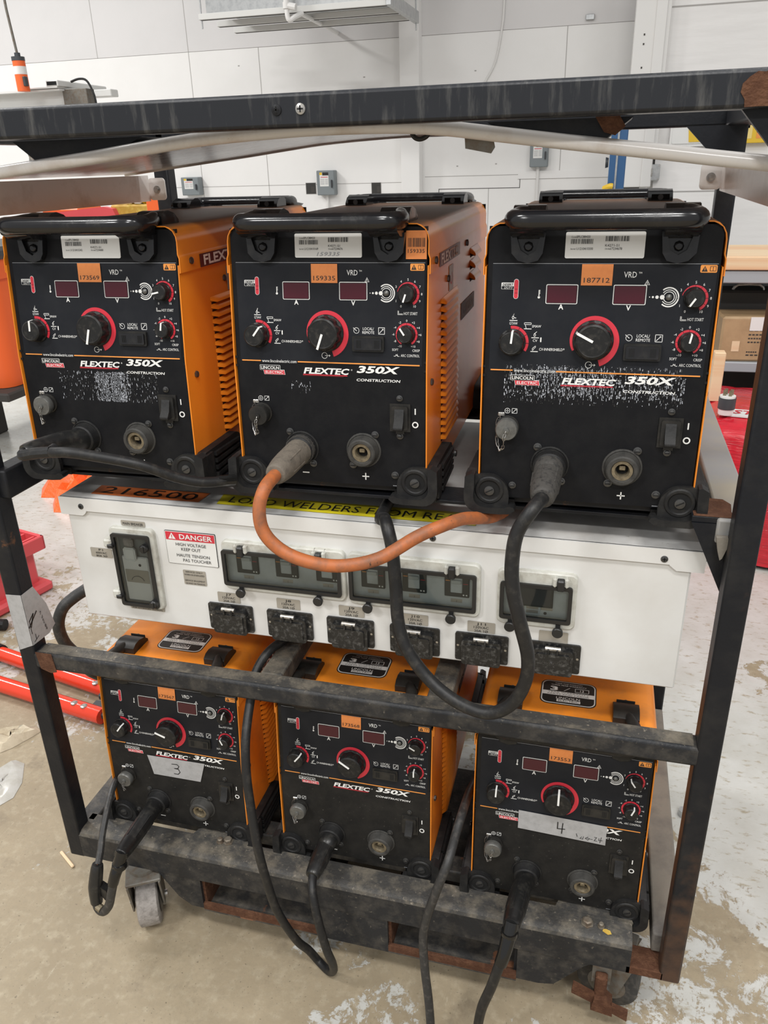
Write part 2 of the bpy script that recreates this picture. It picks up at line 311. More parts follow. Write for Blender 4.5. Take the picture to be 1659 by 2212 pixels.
    def text(s, txt, cu, cv, h, fn, name, w=None, bold=0.0, shear=0.0, align='C'):
        vs, fs, (x0, x1, y0, y1) = glyphs(txt, bold, shear)
        k = h / CAPH; kx = k if w is None else w / max(x1 - x0, 1e-6)
        ox = {'C': (x0 + x1) / 2, 'L': x0, 'R': x1}[align]
        return s.add([fn(cu + (x - ox) * kx, cv + (y - CAPH / 2) * k) for x, y in vs], fs, name)
def rr_poly(u0, u1, v0, v1, r, n=4):
    out = []
    for cu, cv, a0 in ((u1 - r, v1 - r, 0), (u1 - r, v0 + r, 90), (u0 + r, v0 + r, 180), (u0 + r, v1 - r, 270)):
        for i in range(n + 1): a = R(a0 + 90 * i / n); out.append((cu + r * math.sin(a), cv + r * math.cos(a)))
    return out
GL = {}
def glyphs(txt, bold, shear):
    key = (txt, bold, shear)
    if key in GL: return GL[key]
    c = bpy.data.curves.new('lettering', 'FONT'); c.body = txt; c.size = 1.0; c.resolution_u = 2; c.offset = bold; c.shear = shear; c.fill_mode = 'FRONT'
    o = bpy.data.objects.new('lettering', c); COL.objects.link(o)
    dg = bpy.context.evaluated_depsgraph_get(); me = bpy.data.meshes.new_from_object(o.evaluated_get(dg))
    vs = [(v.co.x, v.co.y) for v in me.vertices]; fs = [list(p.vertices) for p in me.polygons]
    bpy.data.meshes.remove(me); bpy.data.objects.remove(o); bpy.data.curves.remove(c)
    xs = [v[0] for v in vs] or [0, 1]; ys = [v[1] for v in vs] or [0, 1]
    GL[key] = (vs, fs, (min(xs), max(xs), min(ys), max(ys))); return GL[key]
CAPH = 0.7
_g = glyphs('H', 0.0, 0.0); CAPH = _g[2][3] - _g[2][2]

def obj(name, m, parent=None, ang=35, bevel=0.0, seg=2, loc=None, rot=None):
    me = bpy.data.meshes.new(name); me.from_pydata(m.v, [], m.f)
    for n in m.names: me.materials.append(MATS[n])
    me.polygons.foreach_set('material_index', m.m)
    me.polygons.foreach_set('use_smooth', [True] * len(me.polygons)); me.update()
    me.set_sharp_from_angle(angle=R(ang))
    o = bpy.data.objects.new(name, me); COL.objects.link(o)
    if parent: o.parent = parent
    if loc: o.location = loc
    if rot: o.rotation_euler = rot
    if bevel:
        b = o.modifiers.new('edge', 'BEVEL'); b.width = bevel; b.segments = seg; b.limit_method = 'ANGLE'; b.angle_limit = R(40)
    return o
def tag(o, label=None, cat=None, group=None, kind=None):
    if label: o['label'] = label
    if cat: o['category'] = cat
    if group: o['group'] = group
    if kind: o['kind'] = kind
    return o
def thing(name, label, cat, loc=(0, 0, 0), rz=0.0, group=None):
    o = bpy.data.objects.new(name, None); o.empty_display_size = .05; COL.objects.link(o); o.location = loc; o.rotation_euler = (0, 0, rz)
    return tag(o, label, cat, group)
def copy_tree(o, parent=None):
    c = o.copy(); COL.objects.link(c)
    if parent: c.parent = parent
    for ch in list(o.children): copy_tree(ch, c)
    return c

# ================================================================== SETTING
fl = M(); fl.flat([(-9, -4), (6, -4), (6, 6.6), (-9, 6.6)], lambda x, y: (x, y, 0), 'worn_floor')
tag(obj('floor', fl), kind='structure')
WY = 6.6
wl = M(); wl.box(-9, 6, WY, WY + .12, 0, 2.59, 'wall_paint'); wl.box(-9, 6, WY, WY + .12, 2.594, 5.6, 'wall_upper'); wl.box(-9, 6, WY + .004, WY + .1, 2.585, 2.6, 'seam')
for x, a, b in ((-4.558, 2.594, 5.0), (-3.595, 0, 5.6), (-2.894, 0, 2.59), (-.14, 1.47, 2.59)): wl.box(x - .003, x + .003, WY - .0012, WY + .01, a, b, 'seam')
for x0, x1, z in ((-9, -1.5, 1.43), (-1.35, -.5, 1.472), (-.5, .39, 1.436)): wl.box(x0, x1, WY - .0012, WY + .01, z - .0025, z + .0025, 'seam')
wl.box(-.5, .39, WY - .012, WY + .01, 1.436, 1.498, 'wall_paint')
wl.box(-1.222, -.48, WY - .002, WY + .01, 1.362, 1.367, 'gap_dark'); wl.box(-1.222, -1.217, WY - .002, WY + .01, .3, 1.367, 'gap_dark'); wl.box(-.765, -.76, WY - .0015, WY + .01, .3, 1.362, 'seam'); wl.box(-.485, -.48, WY - .002, WY + .01, 1.362, 1.436, 'gap_dark')
for x, z in ((-1.9, 2.3), (-3.1, 2.45), (-.9, 2.3), (-.7, 1.56), (-1.05, 1.55)): wl.box(x - .008, x + .008, WY - .0015, WY, z, z + .01, 'seam')
tag(obj('wall_rear', wl), kind='structure')
cl = M(); cl.box(-1.54, -1.37, WY - .14, WY - .002, 0, 5.6, 'wall_paint', .004)
tag(obj('trim_1', cl), kind='structure')
# white boxed-in wall section on the right
wr = M(); wr.box(.62, 6, 5.8, 6.59, 0, 5.6, 'plywood_white')
for z in (1.338, 2.56): wr.box(.62, 6, 5.796, 5.81, z - .004, z + .004, 'seam')
tag(obj('wall_right', wr), kind='structure')
bc = M(); bc.box(.385, .56, 5.76, 6.45, 1.375, 5.6, 'conduit_white', .006); bc.box(.525, .60, 5.735, 5.799, 1.375, 5.6, 'conduit_white', .006); bc.box(.595, .625, 5.745, 5.799, 1.6, 5.6, 'conduit_white', .004)
for z in (2.39, 2.33, 2.18, 2.12): bc.box(.45, .46, 5.757, 5.761, z, z + .012, 'gap_dark')
tag(obj('trim_2', bc), kind='structure')
b2 = M(); b2.box(.385, .52, 5.78, 6.44, 1.34, 1.374, 'gap_dark'); tag(obj('trim_3', b2), kind='structure')

# ================================================================== ON THE REAR WALL
def disconnect(x, z, w, h, label, d=.09, pipe=True):
    t = thing('disconnect_switch_box', label, 'electrical box', (x, WY, z - h / 2), group='grey electrical boxes on the rear wall')
    e = M(); e.box(-w / 2, w / 2, -d, -.001, 0, h, 'elec_grey', .006); obj('enclosure', e, t)
    l = M(); fn = lambda u, v: (u, -d - .001, v); l.rect(-w * .32, w * .18, h * .36, h * .92, fn, 'label_white'); fn2 = lambda u, v: (u, -d - .002, v)
    l.rect(-w * .32, -w * .18, h * .82, h * .92, fn2, 'yellow_paint'); l.rect(-w * .16, w * .18, h * .8, h * .92, fn2, 'black_ink'); l.rect(-w * .26, w * .14, h * .72, h * .745, fn2, 'red_ink')
    for k in range(5): l.rect(-w * .28, -w * .06, h * (.44 + k * .05), h * (.455 + k * .05), fn2, 'grey_ink'); l.rect(-w * .02, w * .15, h * (.44 + k * .05), h * (.455 + k * .05), fn2, 'grey_ink')
    tag(obj('label_sheet', l, t), 'white printed label sheet')
    hd = M(); hd.box(w * .32, w * .40, -d - .02, -d, h * .3, h * .62, 'ac_dark', .004); obj('lever_handle', hd, t)
    if pipe: p = M(); p.tube([(-w * .05, -.025, 0), (-w * .05, -.025, -(z - h / 2) + .0)], .013, 'conduit_white', smooth=False); obj('conduit', p, t)
disconnect(-2.285, 1.443, .175, .215, 'grey switch box on the rear wall behind the middle upper welding machine')
disconnect(-3.69, 1.44, .19, .165, 'grey switch box on the rear wall at the left, beside the rack post', pipe=False)
disconnect(-.318, 1.63, .155, .20, 'grey switch box on the rear wall partly behind the white cover edge')
def opening(x0, x1, z0, z1, label):
    o = M(); o.box(x0 - .004, x1 + .004, WY - .003, WY - .0005, z0 - .004, z1 + .004, 'seam'); o.box(x0, x1, WY - .004, WY - .003, z0, z1, 'shelf_dark'); o.box(x0 + .05, x1 - .005, WY - .006, WY - .004, z0 + .01, z1 - .03, 'gap_dark')
    tag(obj('wall_opening', o), label, 'wall box', 'small square openings in the rear wall')
opening(-2.513, -2.416, 1.348, 1.443, 'small dark square opening just left of the grey switch box')
opening(-1.86, -1.772, 1.339, 1.432, 'small dark square opening left of the white wall column')
c = M(); c.tube([(-.66, WY - .012, 3.3), (-.667, WY - .012, 2.8), (-.68, WY - .012, 2.61), (-.73, WY - .012, 2.36), (-.83, WY - .012, 2.18), (-.87, WY - .012, 2.0)], .009, 'conduit_white')
tag(obj('wall_cable', c), 'thin pale cable hanging loose down the rear wall', 'cable')
c = M(); c.box(.0, .07, WY - .03, WY - .001, 2.62, 2.66, 'galvanised', .004); tag(obj('wall_bracket', c), 'small grey bracket high on the rear wall at the top edge', 'bracket')
# blue post with yellow foot
t = thing('blue_post', 'blue painted steel post with yellow bumper beside the white column', 'post', (.34, 5.0, 0))
p = M(); p.box(-.055, .055, 0, .13, 0, 2.05, 'blue_paint', .006); p.box(-.012, .0, -.004, .0, .2, 2.05, 'galvanised'); obj('upright', p, t)
p = M(); p.tube([(-.075, .0, 1.395), (-.04, -.03, 1.41), (-.02, -.03, 1.41)], .02, 'yellow_paint'); obj('bumper', p, t)
p = M(); p.lathe([(.03, 0), (.035, .02)], lambda a, b, h: (-.06 - h, a + .05, 1.56 + b), 'ac_dark', n=14); obj('knob', p, t)
# junction box with conduit
t = thing('junction_box', 'galvanised junction box on the white wall at the right', 'electrical box', (.60, 5.79, 1.42))
p = M(); p.box(-.06, .06, -.05, .005, 0, .115, 'galvanised', .006); obj('box_body', p, t)
for sx in (-.05, .05):
    for sz in (.012, .103): q = M(); q.disc(sx, sz, .006, lambda u, v: (u, -.0515, v), 'steel', 10); obj('screw', q, t)
p = M(); p.box(-.008, .008, -.056, -.05, .03, .085, 'steel', .003); obj('toggle', p, t)
p = M(); p.tube([(-.02, -.02, .115), (-.02, -.02, .17), (.0, -.022, .25), (.012, -.022, .6), (.012, -.022, 1.4)], .014, 'conduit_white'); p.tube([(-.03, -.02, 0), (-.03, -.02, -.09)], .012, 'conduit_white'); obj('conduit', p, t)
# yellow wall station and notices
t = thing('wall_station', 'yellow and white wall station with rounded frame at upper right', 'wall box', (.86, 5.79, 1.65))
p = M(); p.prism(rr_poly(-.155, .30, .0, .26, .02), lambda u, v, h: (u, -h, v), .055, 0, 'label_white'); obj('frame', p, t)
p = M(); p.prism(rr_poly(-.140, .28, .02, .25, .015), lambda u, v, h: (u, -h, v), .062, .05, 'label_white'); p.prism([(-.02, .03), (.08, .03), (.1, .045), (.28, .045), (.28, .25), (-.03, .25), (-.03, .12)], lambda u, v, h: (u, -h, v), .067, .06, 'yellow_paint'); obj('front_panel', p, t)
t = thing('notice_holder', 'yellow notice holder on the wall at the right edge', 'sign', (1.27, 5.79, 1.66))
p = M(); p.box(-.10, .14, -.06, .005, 0, .2, 'yellow_paint', .004); obj('holder', p, t)
p = M(); fn = lambda u, v: (u, -.0615, v); p.rect(-.07, .0, .03, .17, fn, 'cream_yellow'); p.rect(-.06, -.02, .1, .15, fn, 'grey_ink'); p.rect(.03, .11, .03, .17, fn, 'orange_ink'); p.rect(.03, .11, .07, .078, lambda u, v: (u, -.0625, v), 'black_ink'); obj('notice', p, t)

# ================================================================== AIR HANDLER SHELF (upper middle)
t = thing('platform', 'galvanised shelf of steel channels hung high on the rear wall', 'platform', (-2.0, 5.2, 2.575))
def P(u, v): return None
p = M(); p.box(-.70, .69, 0, .85, .115, .122, 'galvanised'); p.box(-.70, .69, -.004, .0, .075, .16, 'galvanised', .002); obj('tray', p, t)
for k, (y, x0, x1, z) in enumerate(((-.02, -.76, .70, .075), (.32, -.775, .705, .075), (.66, -.79, .71, .075))):
    p = M(); p.box(x0, x1, y, y + .042, z - .04, z, 'gantry_white', .003); p.box(x0 + .01, x1 - .01, y + .008, y + .034, z - .042, z - .036, 'gap_dark'); obj('strut_channel', p, t)
for x in (.74,):
    p = M(); p.box(x - .05, x - .01, -.05, .84, .03, .115, 'galvanised', .004); obj('side_channel', p, t)
for x, y in ((-.745, -.0), (.715, .80)):
    p = M(); p.tube([(x, y, -.02), (x, y, 2.6)], .006, 'galvanised', smooth=False); obj('hanger_rod', p, t)
t = thing('air_handler', 'dark grey air handling unit resting on the high wall shelf', 'machine', (-2.0, 5.2, 2.698))
p = M(); p.box(-.44, .55, .06, .8, 0, .55, 'ac_dark', .006); obj('casing', p, t)
p = M(); fn = lambda u, v: (u, .058, v); p.rect(-.40, -.25, .02, .09, fn, 'label_white'); tag(obj('rating_label', p, t), 'white rating label')
p = M(); fn = lambda u, v: (u, .057, v); p.rect(.11, .17, .03, .07, fn, 'yellow_paint'); tag(obj('warning_label', p, t), 'yellow warning label')
p = M(); p.tube([(.08, .02, .06), (.11, .0, .03), (.16, .0, .025)], .018, 'brass'); p.box(.09, .15, -.03, .03, .0, .02, 'brass', .004); p.tube([(.02, .0, .05), (.10, -.01, .07), (.2, .02, .06)], .005, 'red_ink'); obj('valve', p, t)
for x, w in ((-.53, .1), (.62, .12)):
    p = M(); p.lathe([(.3, 0), (.3, .12)], lambda a, b, h, x=x, w=w: (x + (h - .06) * w / .12, .45 + a, .36 + b), 'galvanised', n=24); obj('duct_collar', p, t)
t = thing('drain_pipe', 'white plastic drain pipe with elbows under the high wall shelf', 'pipe', (-2.03, 5.11, 2.475))
p = M(); p.tube([(.0, 0, .6), (.0, 0, .155)], .021, 'conduit_white', smooth=False); p.tube([(.0, 0, .17), (.07, 0, .155)], .024, 'conduit_white', smooth=False); p.tube([(.0, 0, .16), (.005, -.005, .1), (.02, .0, .08), (.05, .02, .1), (.085, .07, .125)], .017, 'conduit_white'); obj('trap', p, t)
p = M(); p.tube([(.085, .07, .125), (-.10, 1.48, .185)], .017, 'conduit_white', smooth=False); obj('run', p, t)
for z in (.15, .22): p = M(); p.lathe([(.027, 0), (.027, .04)], lambda a, b, h, z=z: (a, b, z + h), 'conduit_white', n=16); obj('coupling', p, t)

# ================================================================== GANTRY AND PENDANT (upper left)
t = thing('gantry_beam', 'white steel gantry beam end with tube arm behind the top rail', 'beam', (-3.8, 4.5, 2.0))
p = M(); p.box(-.9, .22, 0, .2, .14, .152, 'gantry_white'); p.box(-.9, .22, .09, .10, .03, .145, 'gantry_white'); p.box(-.9, .22, 0, .2, .02, .032, 'gantry_white'); obj('i_beam', p, t)
p = M(); p.box(-.08, .22, -.02, .1, .155, .165, 'gantry_white', .003); p.box(.2, .40, .06, .16, .02, .15, 'caster_fork', .003); obj('end_plate', p, t)
p = M(); p.box(.13, .23, -.02, .6, .165, .205, 'gantry_white', .005); p.box(.14, .22, -.0215, -.02, .173, .197, 'hole_black'); p.box(.2, .45, .3, .4, .11, .16, 'gantry_white', .005); obj('tube_arm', p, t)
p = M(); p.tube([(.26, .1, .2), (.33, .1, .215), (.39, .1, .2), (.43, .1, .12), (.44, .1, .04)], .008, 'cable_black'); tag(obj('control_cable', p, t), 'black control cable')
t = thing('hoist_pendant', 'orange cylinder with white band hanging on a dark rod at upper left', 'hoist', (-3.80, 4.4, 2.137))
p = M(); p.lathe([(.043, 0), (.043, .19)], lambda a, b, h: (a, b, h), 'orange_bin', n=24); p.lathe([(.0437, .105), (.0437, .155)], lambda a, b, h: (a, b, h), 'label_white', n=24, cap0=False, cap1=False); obj('housing', p, t)
p = M(); p.lathe([(.045, .19), (.045, .215), (.02, .218), (.02, .24)], lambda a, b, h: (a, b, h), 'ac_dark', n=24); obj('end_cap', p, t); p = M(); p.box(.03, .05, -.035, .0, .03, .09, 'ac_dark', .003); obj('switch_plate', p, t)
p = M(); p.tube([(0, 0, .23), (-.02, .0, .5), (-.04, 0, 1.6)], .009, 'caster_fork', smooth=False); obj('rod', p, t)
t = thing('chain_hook', 'steel chain link and ring hanging at the left behind the rack', 'chain', (-2.765, 3.0, 1.655))
for k, (z, rx) in enumerate(((.11, 0), (.055, 1.2), (.0, 0))):
    p = M(); pts = [(.048 * math.sin(a) * (1 if k == 0 else .6), 0, .046 * math.cos(a)) for a in [2 * math.pi * i / 16 for i in range(17)]]
    p.tube(pts, .009, 'steel', cap=False, sub=2); obj('link', p, t, loc=(0, 0, z), rot=(0, 0, rx))
p = M(); p.tube([(0, 0, .15), (0, 0, .22)], .008, 'steel', smooth=False); obj('hanger', p, t)

# ================================================================== LEFT BACKGROUND
def bin_(name, label, x, y, z0, w, d, h, m, rim, fl=1.0):
    t = thing(name, label, 'bin', (x, y, z0))
    n = 20; p = M(); vs = []
    for z, s in ((0, .84), (h * .86, .985), (h * .86, 1.05), (h, 1.06), (h, .99), (.01, .80)):
        vs.append([(u * s, v * s, z) for u, v in rr_poly(-w / 2, w / 2, -d / 2, d / 2, min(w, d) * .18)])
    k = len(vs[0]); fs = [(a * k + i, a * k + (i + 1) % k, (a + 1) * k + (i + 1) % k, (a + 1) * k + i) for a in range(len(vs) - 1) for i in range(k)] + [list(range(k)), [5 * k + i for i in range(k)]]
    p.add(sum(vs, []), fs, m); obj('tub', p, t)
    return t
bt = bin_('storage_bin', 'large orange plastic bin with a black lid beside the left upper machine', -3.35, 3.05, .415, .62, .6, .74, 'orange_bin', 'orange_bin')
p = M(); p.box(-.36, .36, -.35, .35, .742, .81, 'ac_dark', .02); obj('lid', p, bt)
p = M(); p.box(-3.72, -3.03, 2.7, 3.4, .36, .412, 'shelf_dark', .01); p.box(-3.70, -3.52, 2.9, 3.2, 0, .36, 'shelf_dark', .01)
tag(obj('bin_stand', p), 'dark low stand under the large orange bin', 'stand')
# boxes of yellow and orange goods seen over the left upper machine
t = thing('work_table', 'low table at the left rear carrying orange and yellow goods', 'table', (-2.62, 3.55, 0))
p = M(); p.box(-.37, .6, -.35, .35, 1.26, 1.30, 'shelf_grey', .004); obj('table_top', p, t)
for x in (-.35, .54):
    for y in (-.3, .26): p = M(); p.box(x, x + .04, y, y + .04, 0, 1.26, 'shelf_grey'); obj('leg', p, t)
p = M(); p.box(-2.975, -2.72, 3.25, 3.5, 1.301, 1.405, 'orange_bin', .01); tag(obj('parts_box', p), 'orange box on the rear table above the left handle', 'box')
p = M(); p.prism([(-2.98, 1.301), (-2.42, 1.301), (-2.46, 1.40), (-2.52, 1.412), (-2.9, 1.38)], lambda u, v, h: (u, h, v), 3.2, 3.24, 'red_plastic'); tag(obj('folder', p), 'flat crimson folder leaning before the orange box on the rear table', 'folder')
p = M(); p.box(-2.5, -2.2, 3.24, 3.55, 1.301, 1.42, 'mustard', .01); tag(obj('parts_tray', p), 'mustard yellow tray heaped with small bags on the rear table', 'tray')
rnd = random.Random(3)
for k in range(13):
    p = M(); s = .026 + .016 * rnd.random(); cols = ('cream_yellow', 'label_white', 'yellow_paint', 'orange_ink', 'wood_pale')
    w = [rnd.uniform(.6, 1.3) for _ in range(3)]
    p.lathe([(s * .3, -s * .7), (s, -s * .45), (s * 1.1, 0), (s * .8, s * .5), (s * .2, s * .75)], lambda a, b, h, w=w: (a * w[0], b * w[1], h * w[2] * .8), cols[k % 5], n=9)
    o = obj('parts_bag', p, loc=(-2.46 + .021 * k, 3.27 + .03 * (k % 3), 1.435 + .03 * rnd.random()), rot=(rnd.random(), rnd.random(), rnd.random()))
    tag(o, 'small yellow or white bag heaped on the mustard tray on the rear table', 'bag', 'small bags on the rear table')
p = M(); p.box(-2.12, -2.04, 3.0, 3.06, 0, 1.50, 'orange_bin', .006); tag(obj('marker_post', p), 'orange upright marker beside the rear left rack post', 'post')
# red crate, bolt cutter, rag, film
t = thing('plastic_crate', 'red ribbed plastic crate on the floor behind the left post', 'crate', (-2.045, 1.22, 0), R(-14))
p = M(); p.box(-.24, .20, -.16, .17, .0, .045, 'red_plastic', .012); p.box(-.21, .16, -.13, .14, .03, .20, 'red_plastic', .012); obj('shell', p, t)
p = M()
for a, b in ((-.24, -.225), (.185, .2)): p.box(a, b, -.16, .17, .19, .25, 'red_plastic', .004)
for a, b in ((-.16, -.145), (.155, .17)): p.box(-.24, .2, a, b, .19, .25, 'red_plastic', .004)
for k in range(7): p.box(-.21 + .06 * k, -.20 + .06 * k, -.15, .16, .19, .24, 'red_plastic')
p.box(-.23, .19, -.01, .0, .19, .24, 'red_plastic'); obj('rim_grid', p, t)
t = thing('bolt_cutter', 'long red handled bolt cutter lying open on the floor at the left', 'tool', (0, 0, 0))
def rod(a, b, r, m, nm):
    p = M(); p.tube([a, b], r, m, n=14, smooth=False); return obj(nm, p, t)
rod((-1.70, .836, .032), (-1.15, .722, .032), .026, 'red_handle', 'handle'); rod((-1.66, .692, .032), (-1.10, .600, .032), .026, 'red_handle', 'handle')
rod((-1.95, .90, .034), (-1.66, .828, .033), .031, 'rubber', 'grip'); rod((-1.90, .735, .034), (-1.62, .686, .033), .031, 'rubber', 'grip')
p = M(); p.box(-1.16, -.93, .595, .66, .02, .045, 'ac_dark', .006); p.box(-1.17, -.93, .68, .735, .02, .045, 'ac_dark', .006); p.box(-.98, -.82, .60, .73, .02, .045, 'ac_dark', .01); obj('jaw', p, t)
for x, y in ((-1.205, .624), (-1.165, .617), (-1.20, .733)): p = M(); p.lathe([(.011, 0), (.011, .004), (.006, .006)], lambda a, b, h, x=x, y=y: (x + a, y - .012 + b, .054 + h), 'steel', n=10); obj('rivet', p, t)
t = tag(obj('pry_bar', (lambda p: (p.tube([(-1.96, .98, .025), (-1.79, 1.01, .025)], .022, 'rubber', smooth=False), p)[1])(M())), 'dark rubber grip end lying beside the red crate', 'tool')
def crumple(name, label, cat, pts, h, m, seed):
    rn = random.Random(seed); p = M(); n = len(pts); cx = sum(a for a, _ in pts) / n; cy = sum(b for _, b in pts) / n; vs = []; K = 5
    for k in range(K + 1):
        s = 1 - k / K
        for a, b in pts: vs.append((cx + (a - cx) * s + rn.uniform(-.006, .006), cy + (b - cy) * s + rn.uniform(-.006, .006), (0.001 if k == 0 else h * rn.uniform(.25, 1))))
    fs = [(k * n + i, k * n + (i + 1) % n, (k + 1) * n + (i + 1) % n, (k + 1) * n + i) for k in range(K) for i in range(n)]
    p.add(vs, fs, m); tag(obj(name, p, ang=20), label, cat)
crumple('paper_rag', 'crumpled tan paper rag on the bare floor at the left', 'rag', [(-1.40, .40), (-1.337, .412), (-1.313, .435), (-1.285, .495), (-1.27, .53), (-1.31, .54), (-1.34, .515), (-1.37, .48), (-1.42, .45)], .035, 'paper_rag', 1)
crumple('plastic_film', 'torn sheet of clear plastic film lying flat at the left edge', 'plastic sheet', [(-1.26, .18), (-1.183, .223), (-1.172, .256), (-1.185, .318), (-1.231, .385), (-1.267, .397), (-1.30, .34), (-1.32, .26)], .012, 'clear_film', 2)
p = M(); p.box(-.035, .035, -.004, .004, 0.001, .007, 'wood_pale', .002); tag(obj('wood_splinter', p, loc=(-.885, .105, 0), rot=(0, 0, R(-30))), 'thin wood splinter on the floor left of the rack', 'splinter')
crumple('orange_netting', 'bright orange plastic netting heap on the floor behind the white box', 'netting', [(-2.60, 2.32), (-2.52, 2.20), (-2.44, 2.21), (-2.40, 2.12), (-2.33, 2.04), (-2.23, 2.05), (-2.16, 2.12), (-2.1, 2.2), (-2.06, 2.4), (-2.1, 2.6), (-2.2, 2.8), (-2.32, 2.86), (-2.45, 2.8), (-2.56, 2.7), (-2.50, 2.55), (-2.53, 2.42)], .12, 'orange_mesh', 4)

# ================================================================== RIGHT BACKGROUND
t = thing('steel_shelving', 'grey steel shelving with a pale wooden top at the right rear', 'shelving', (1.35, 3.25, 0))
p = M(); p.box(-.7, .8, -.26, .3, 1.10, 1.16, 'wood_pale', .004); obj('wooden_top', p, t)
p = M(); p.box(-.7, .8, -.25, .3, 1.04, 1.095, 'shelf_grey', .004); obj('upper_shelf', p, t)
p = M(); p.box(-.7, .8, -.25, .3, .62, .668, 'shelf_grey', .004); obj('lower_shelf', p, t)
p = M(); p.box(-.69, .79, .28, .295, .668, 1.04, 'shelf_grey'); obj('back_panel', p, t)
p = M(); p.box(-.69, .79, .2, .29, .12, .62, 'shelf_dark'); p.box(-.69, .79, -.2, .29, .10, .13, 'shelf_dark'); obj('base', p, t)
for x in (-.7, .74):
    for y in (-.25, .25): p = M(); p.box(x, x + .045, y, y + .045, 0, 1.1, 'shelf_grey', .003); obj('upright', p, t)
t = thing('cardboard_box', 'tan cardboard box in clear tape on the lower grey shelf', 'box', (1.02, 3.12, .668), R(4))
p = M(); p.box(-.145, .145, -.1, .12, .001, .215, 'cardboard', .010); obj('carton', p, t)
p = M(); fn = lambda u, v: (u, -.1012, v)
for k, (z, w) in enumerate(((.165, .10), (.148, .12), (.128, .08), (.11, .06), (.092, .07), (.045, .05), (.03, .10))):
    for q in range(5): p.rect(-.02 + q * w / 5, -.02 + (q + .7) * w / 5, z, z + .006, fn, 'shelf_dark')
p.rect(-.09, -.055, .05, .10, fn, 'wood_pale'); obj('print', p, t)
p = M(); p.rect(-.02, .10, .15, .214, lambda u, v: (u, -.1016, v), 'label_white'); tag(obj('tape_patch', p, t), 'shiny clear tape patch')
t = thing('tool_case', 'dark case with a silver handle behind the cardboard box', 'case', (1.02, 3.35, .668))
p = M(); p.box(-.22, .2, -.09, .09, .001, .30, 'shelf_dark', .01); obj('body', p, t)
p = M(); p.tube([(-.07, -.05, .30), (-.05, -.05, .325), (.05, -.05, .325), (.07, -.05, .30)], .008, 'steel', sub=2); obj('handle', p, t)
# stacked red wrapped bundle
t = thing('wrapped_pallet', 'red film wrapped pallet load on the floor right of the rack', 'pallet', (1.35, 2.42, 0), R(-10))
p = M(); nx, nz = 40, 14; vs = []; fs = []
rn = random.Random(5); prof = [(-.36, .02), (-.365, .2), (-.36, .4), (-.35, .55), (-.32, .595), (-.2, .6), (.0, .605), (.2, .6), (.36, .58), (.38, .3), (.38, .02)]
for i in range(nx + 1):
    x = -.62 + 1.3 * i / nx
    for y, z in prof: vs.append((x, y + rn.uniform(-.008, .008), max(.01, z + rn.uniform(-.007, .007))))
k = len(prof); fs = [(i * k + j, i * k + j + 1, (i + 1) * k + j + 1, (i + 1) * k + j) for i in range(nx) for j in range(k - 1)] + [list(range(k)), [nx * k + j for j in range(k)]]
p.add(vs, fs, 'red_wrap'); obj('wrapped_load', p, t, ang=60)
p = M(); p.box(-.5, .68, -.22, -.12, .606, .612, 'label_white'); fn = lambda u, v: (u, v, .6135); p.text('STOP', -.36, -.165, .05, fn, 'red_ink', bold=.02, shear=.2); p.ring(-.36, -.165, .085, .093, 30, 160, fn, 'red_ink'); tag(obj('banner_tape', p, t), 'white tape printed in red')
t = thing('locking_plug', 'black and white locking plug standing on the red wrapped load', 'plug', (.845, 2.30, .612))
p = M(); p.lathe([(.030, 0), (.031, .026), (.031, .028)], lambda a, b, h: (a, b, h), 'label_white', n=20); p.lathe([(.034, .024), (.034, .07)], lambda a, b, h: (a, b, h), 'ac_dark', n=20); p.lathe([(.031, .068), (.031, .078)], lambda a, b, h: (a, b, h), 'label_white', n=20); obj('body', p, t)
for k in range(4):
    p = M(); a = k * math.pi / 2 + .4; p.box(.016 * math.cos(a) - .006, .016 * math.cos(a) + .006, .016 * math.sin(a) - .002, .016 * math.sin(a) + .002, .076, .102, 'brass'); obj('blade', p, t)
p = M(); p.box(.80, .845, 2.5, 2.56, .606, .82, 'wood_pale', .003); tag(obj('wooden_stake', p), 'pale wooden offcut standing behind the locking plug', 'wood')
p = M(); p.box(-.13, -.03, .80, 1.35, .0, .10, 'green_film', .02); p.box(-.028, .02, .84, 1.35, 0, .11, 'wood_pale', .01); p.box(.022, .10, .9, 1.35, 0, .12, 'label_white', .01); tag(obj('wrapped_package', p), 'green and white film wrapped package on the floor between lower machines', 'package')
p = M(); p.lathe([(.012, 0), (.012, .02)], lambda a, b, h: (a, b, h), 'galvanised', n=10); tag(obj('loose_bolt', p, loc=(.63, .62, .0)), 'small loose bolt on the white painted floor', 'bolt')

# ================================================================== RACK
XL, XR, YB, TW = -.767, .5596, .745, .038
rack = thing('equipment_rack', 'black rusty steel rack on casters holding the welding machines and white power box', 'rack', (0, 0, 0))
def tubebox(nm, x0, x1, y0, y1, z0, z1, m, bev=.004):
    p = M(); p.box(x0, x1, y0, y1, z0, z1, m); return obj(nm, p, rack, bevel=bev, seg=2)
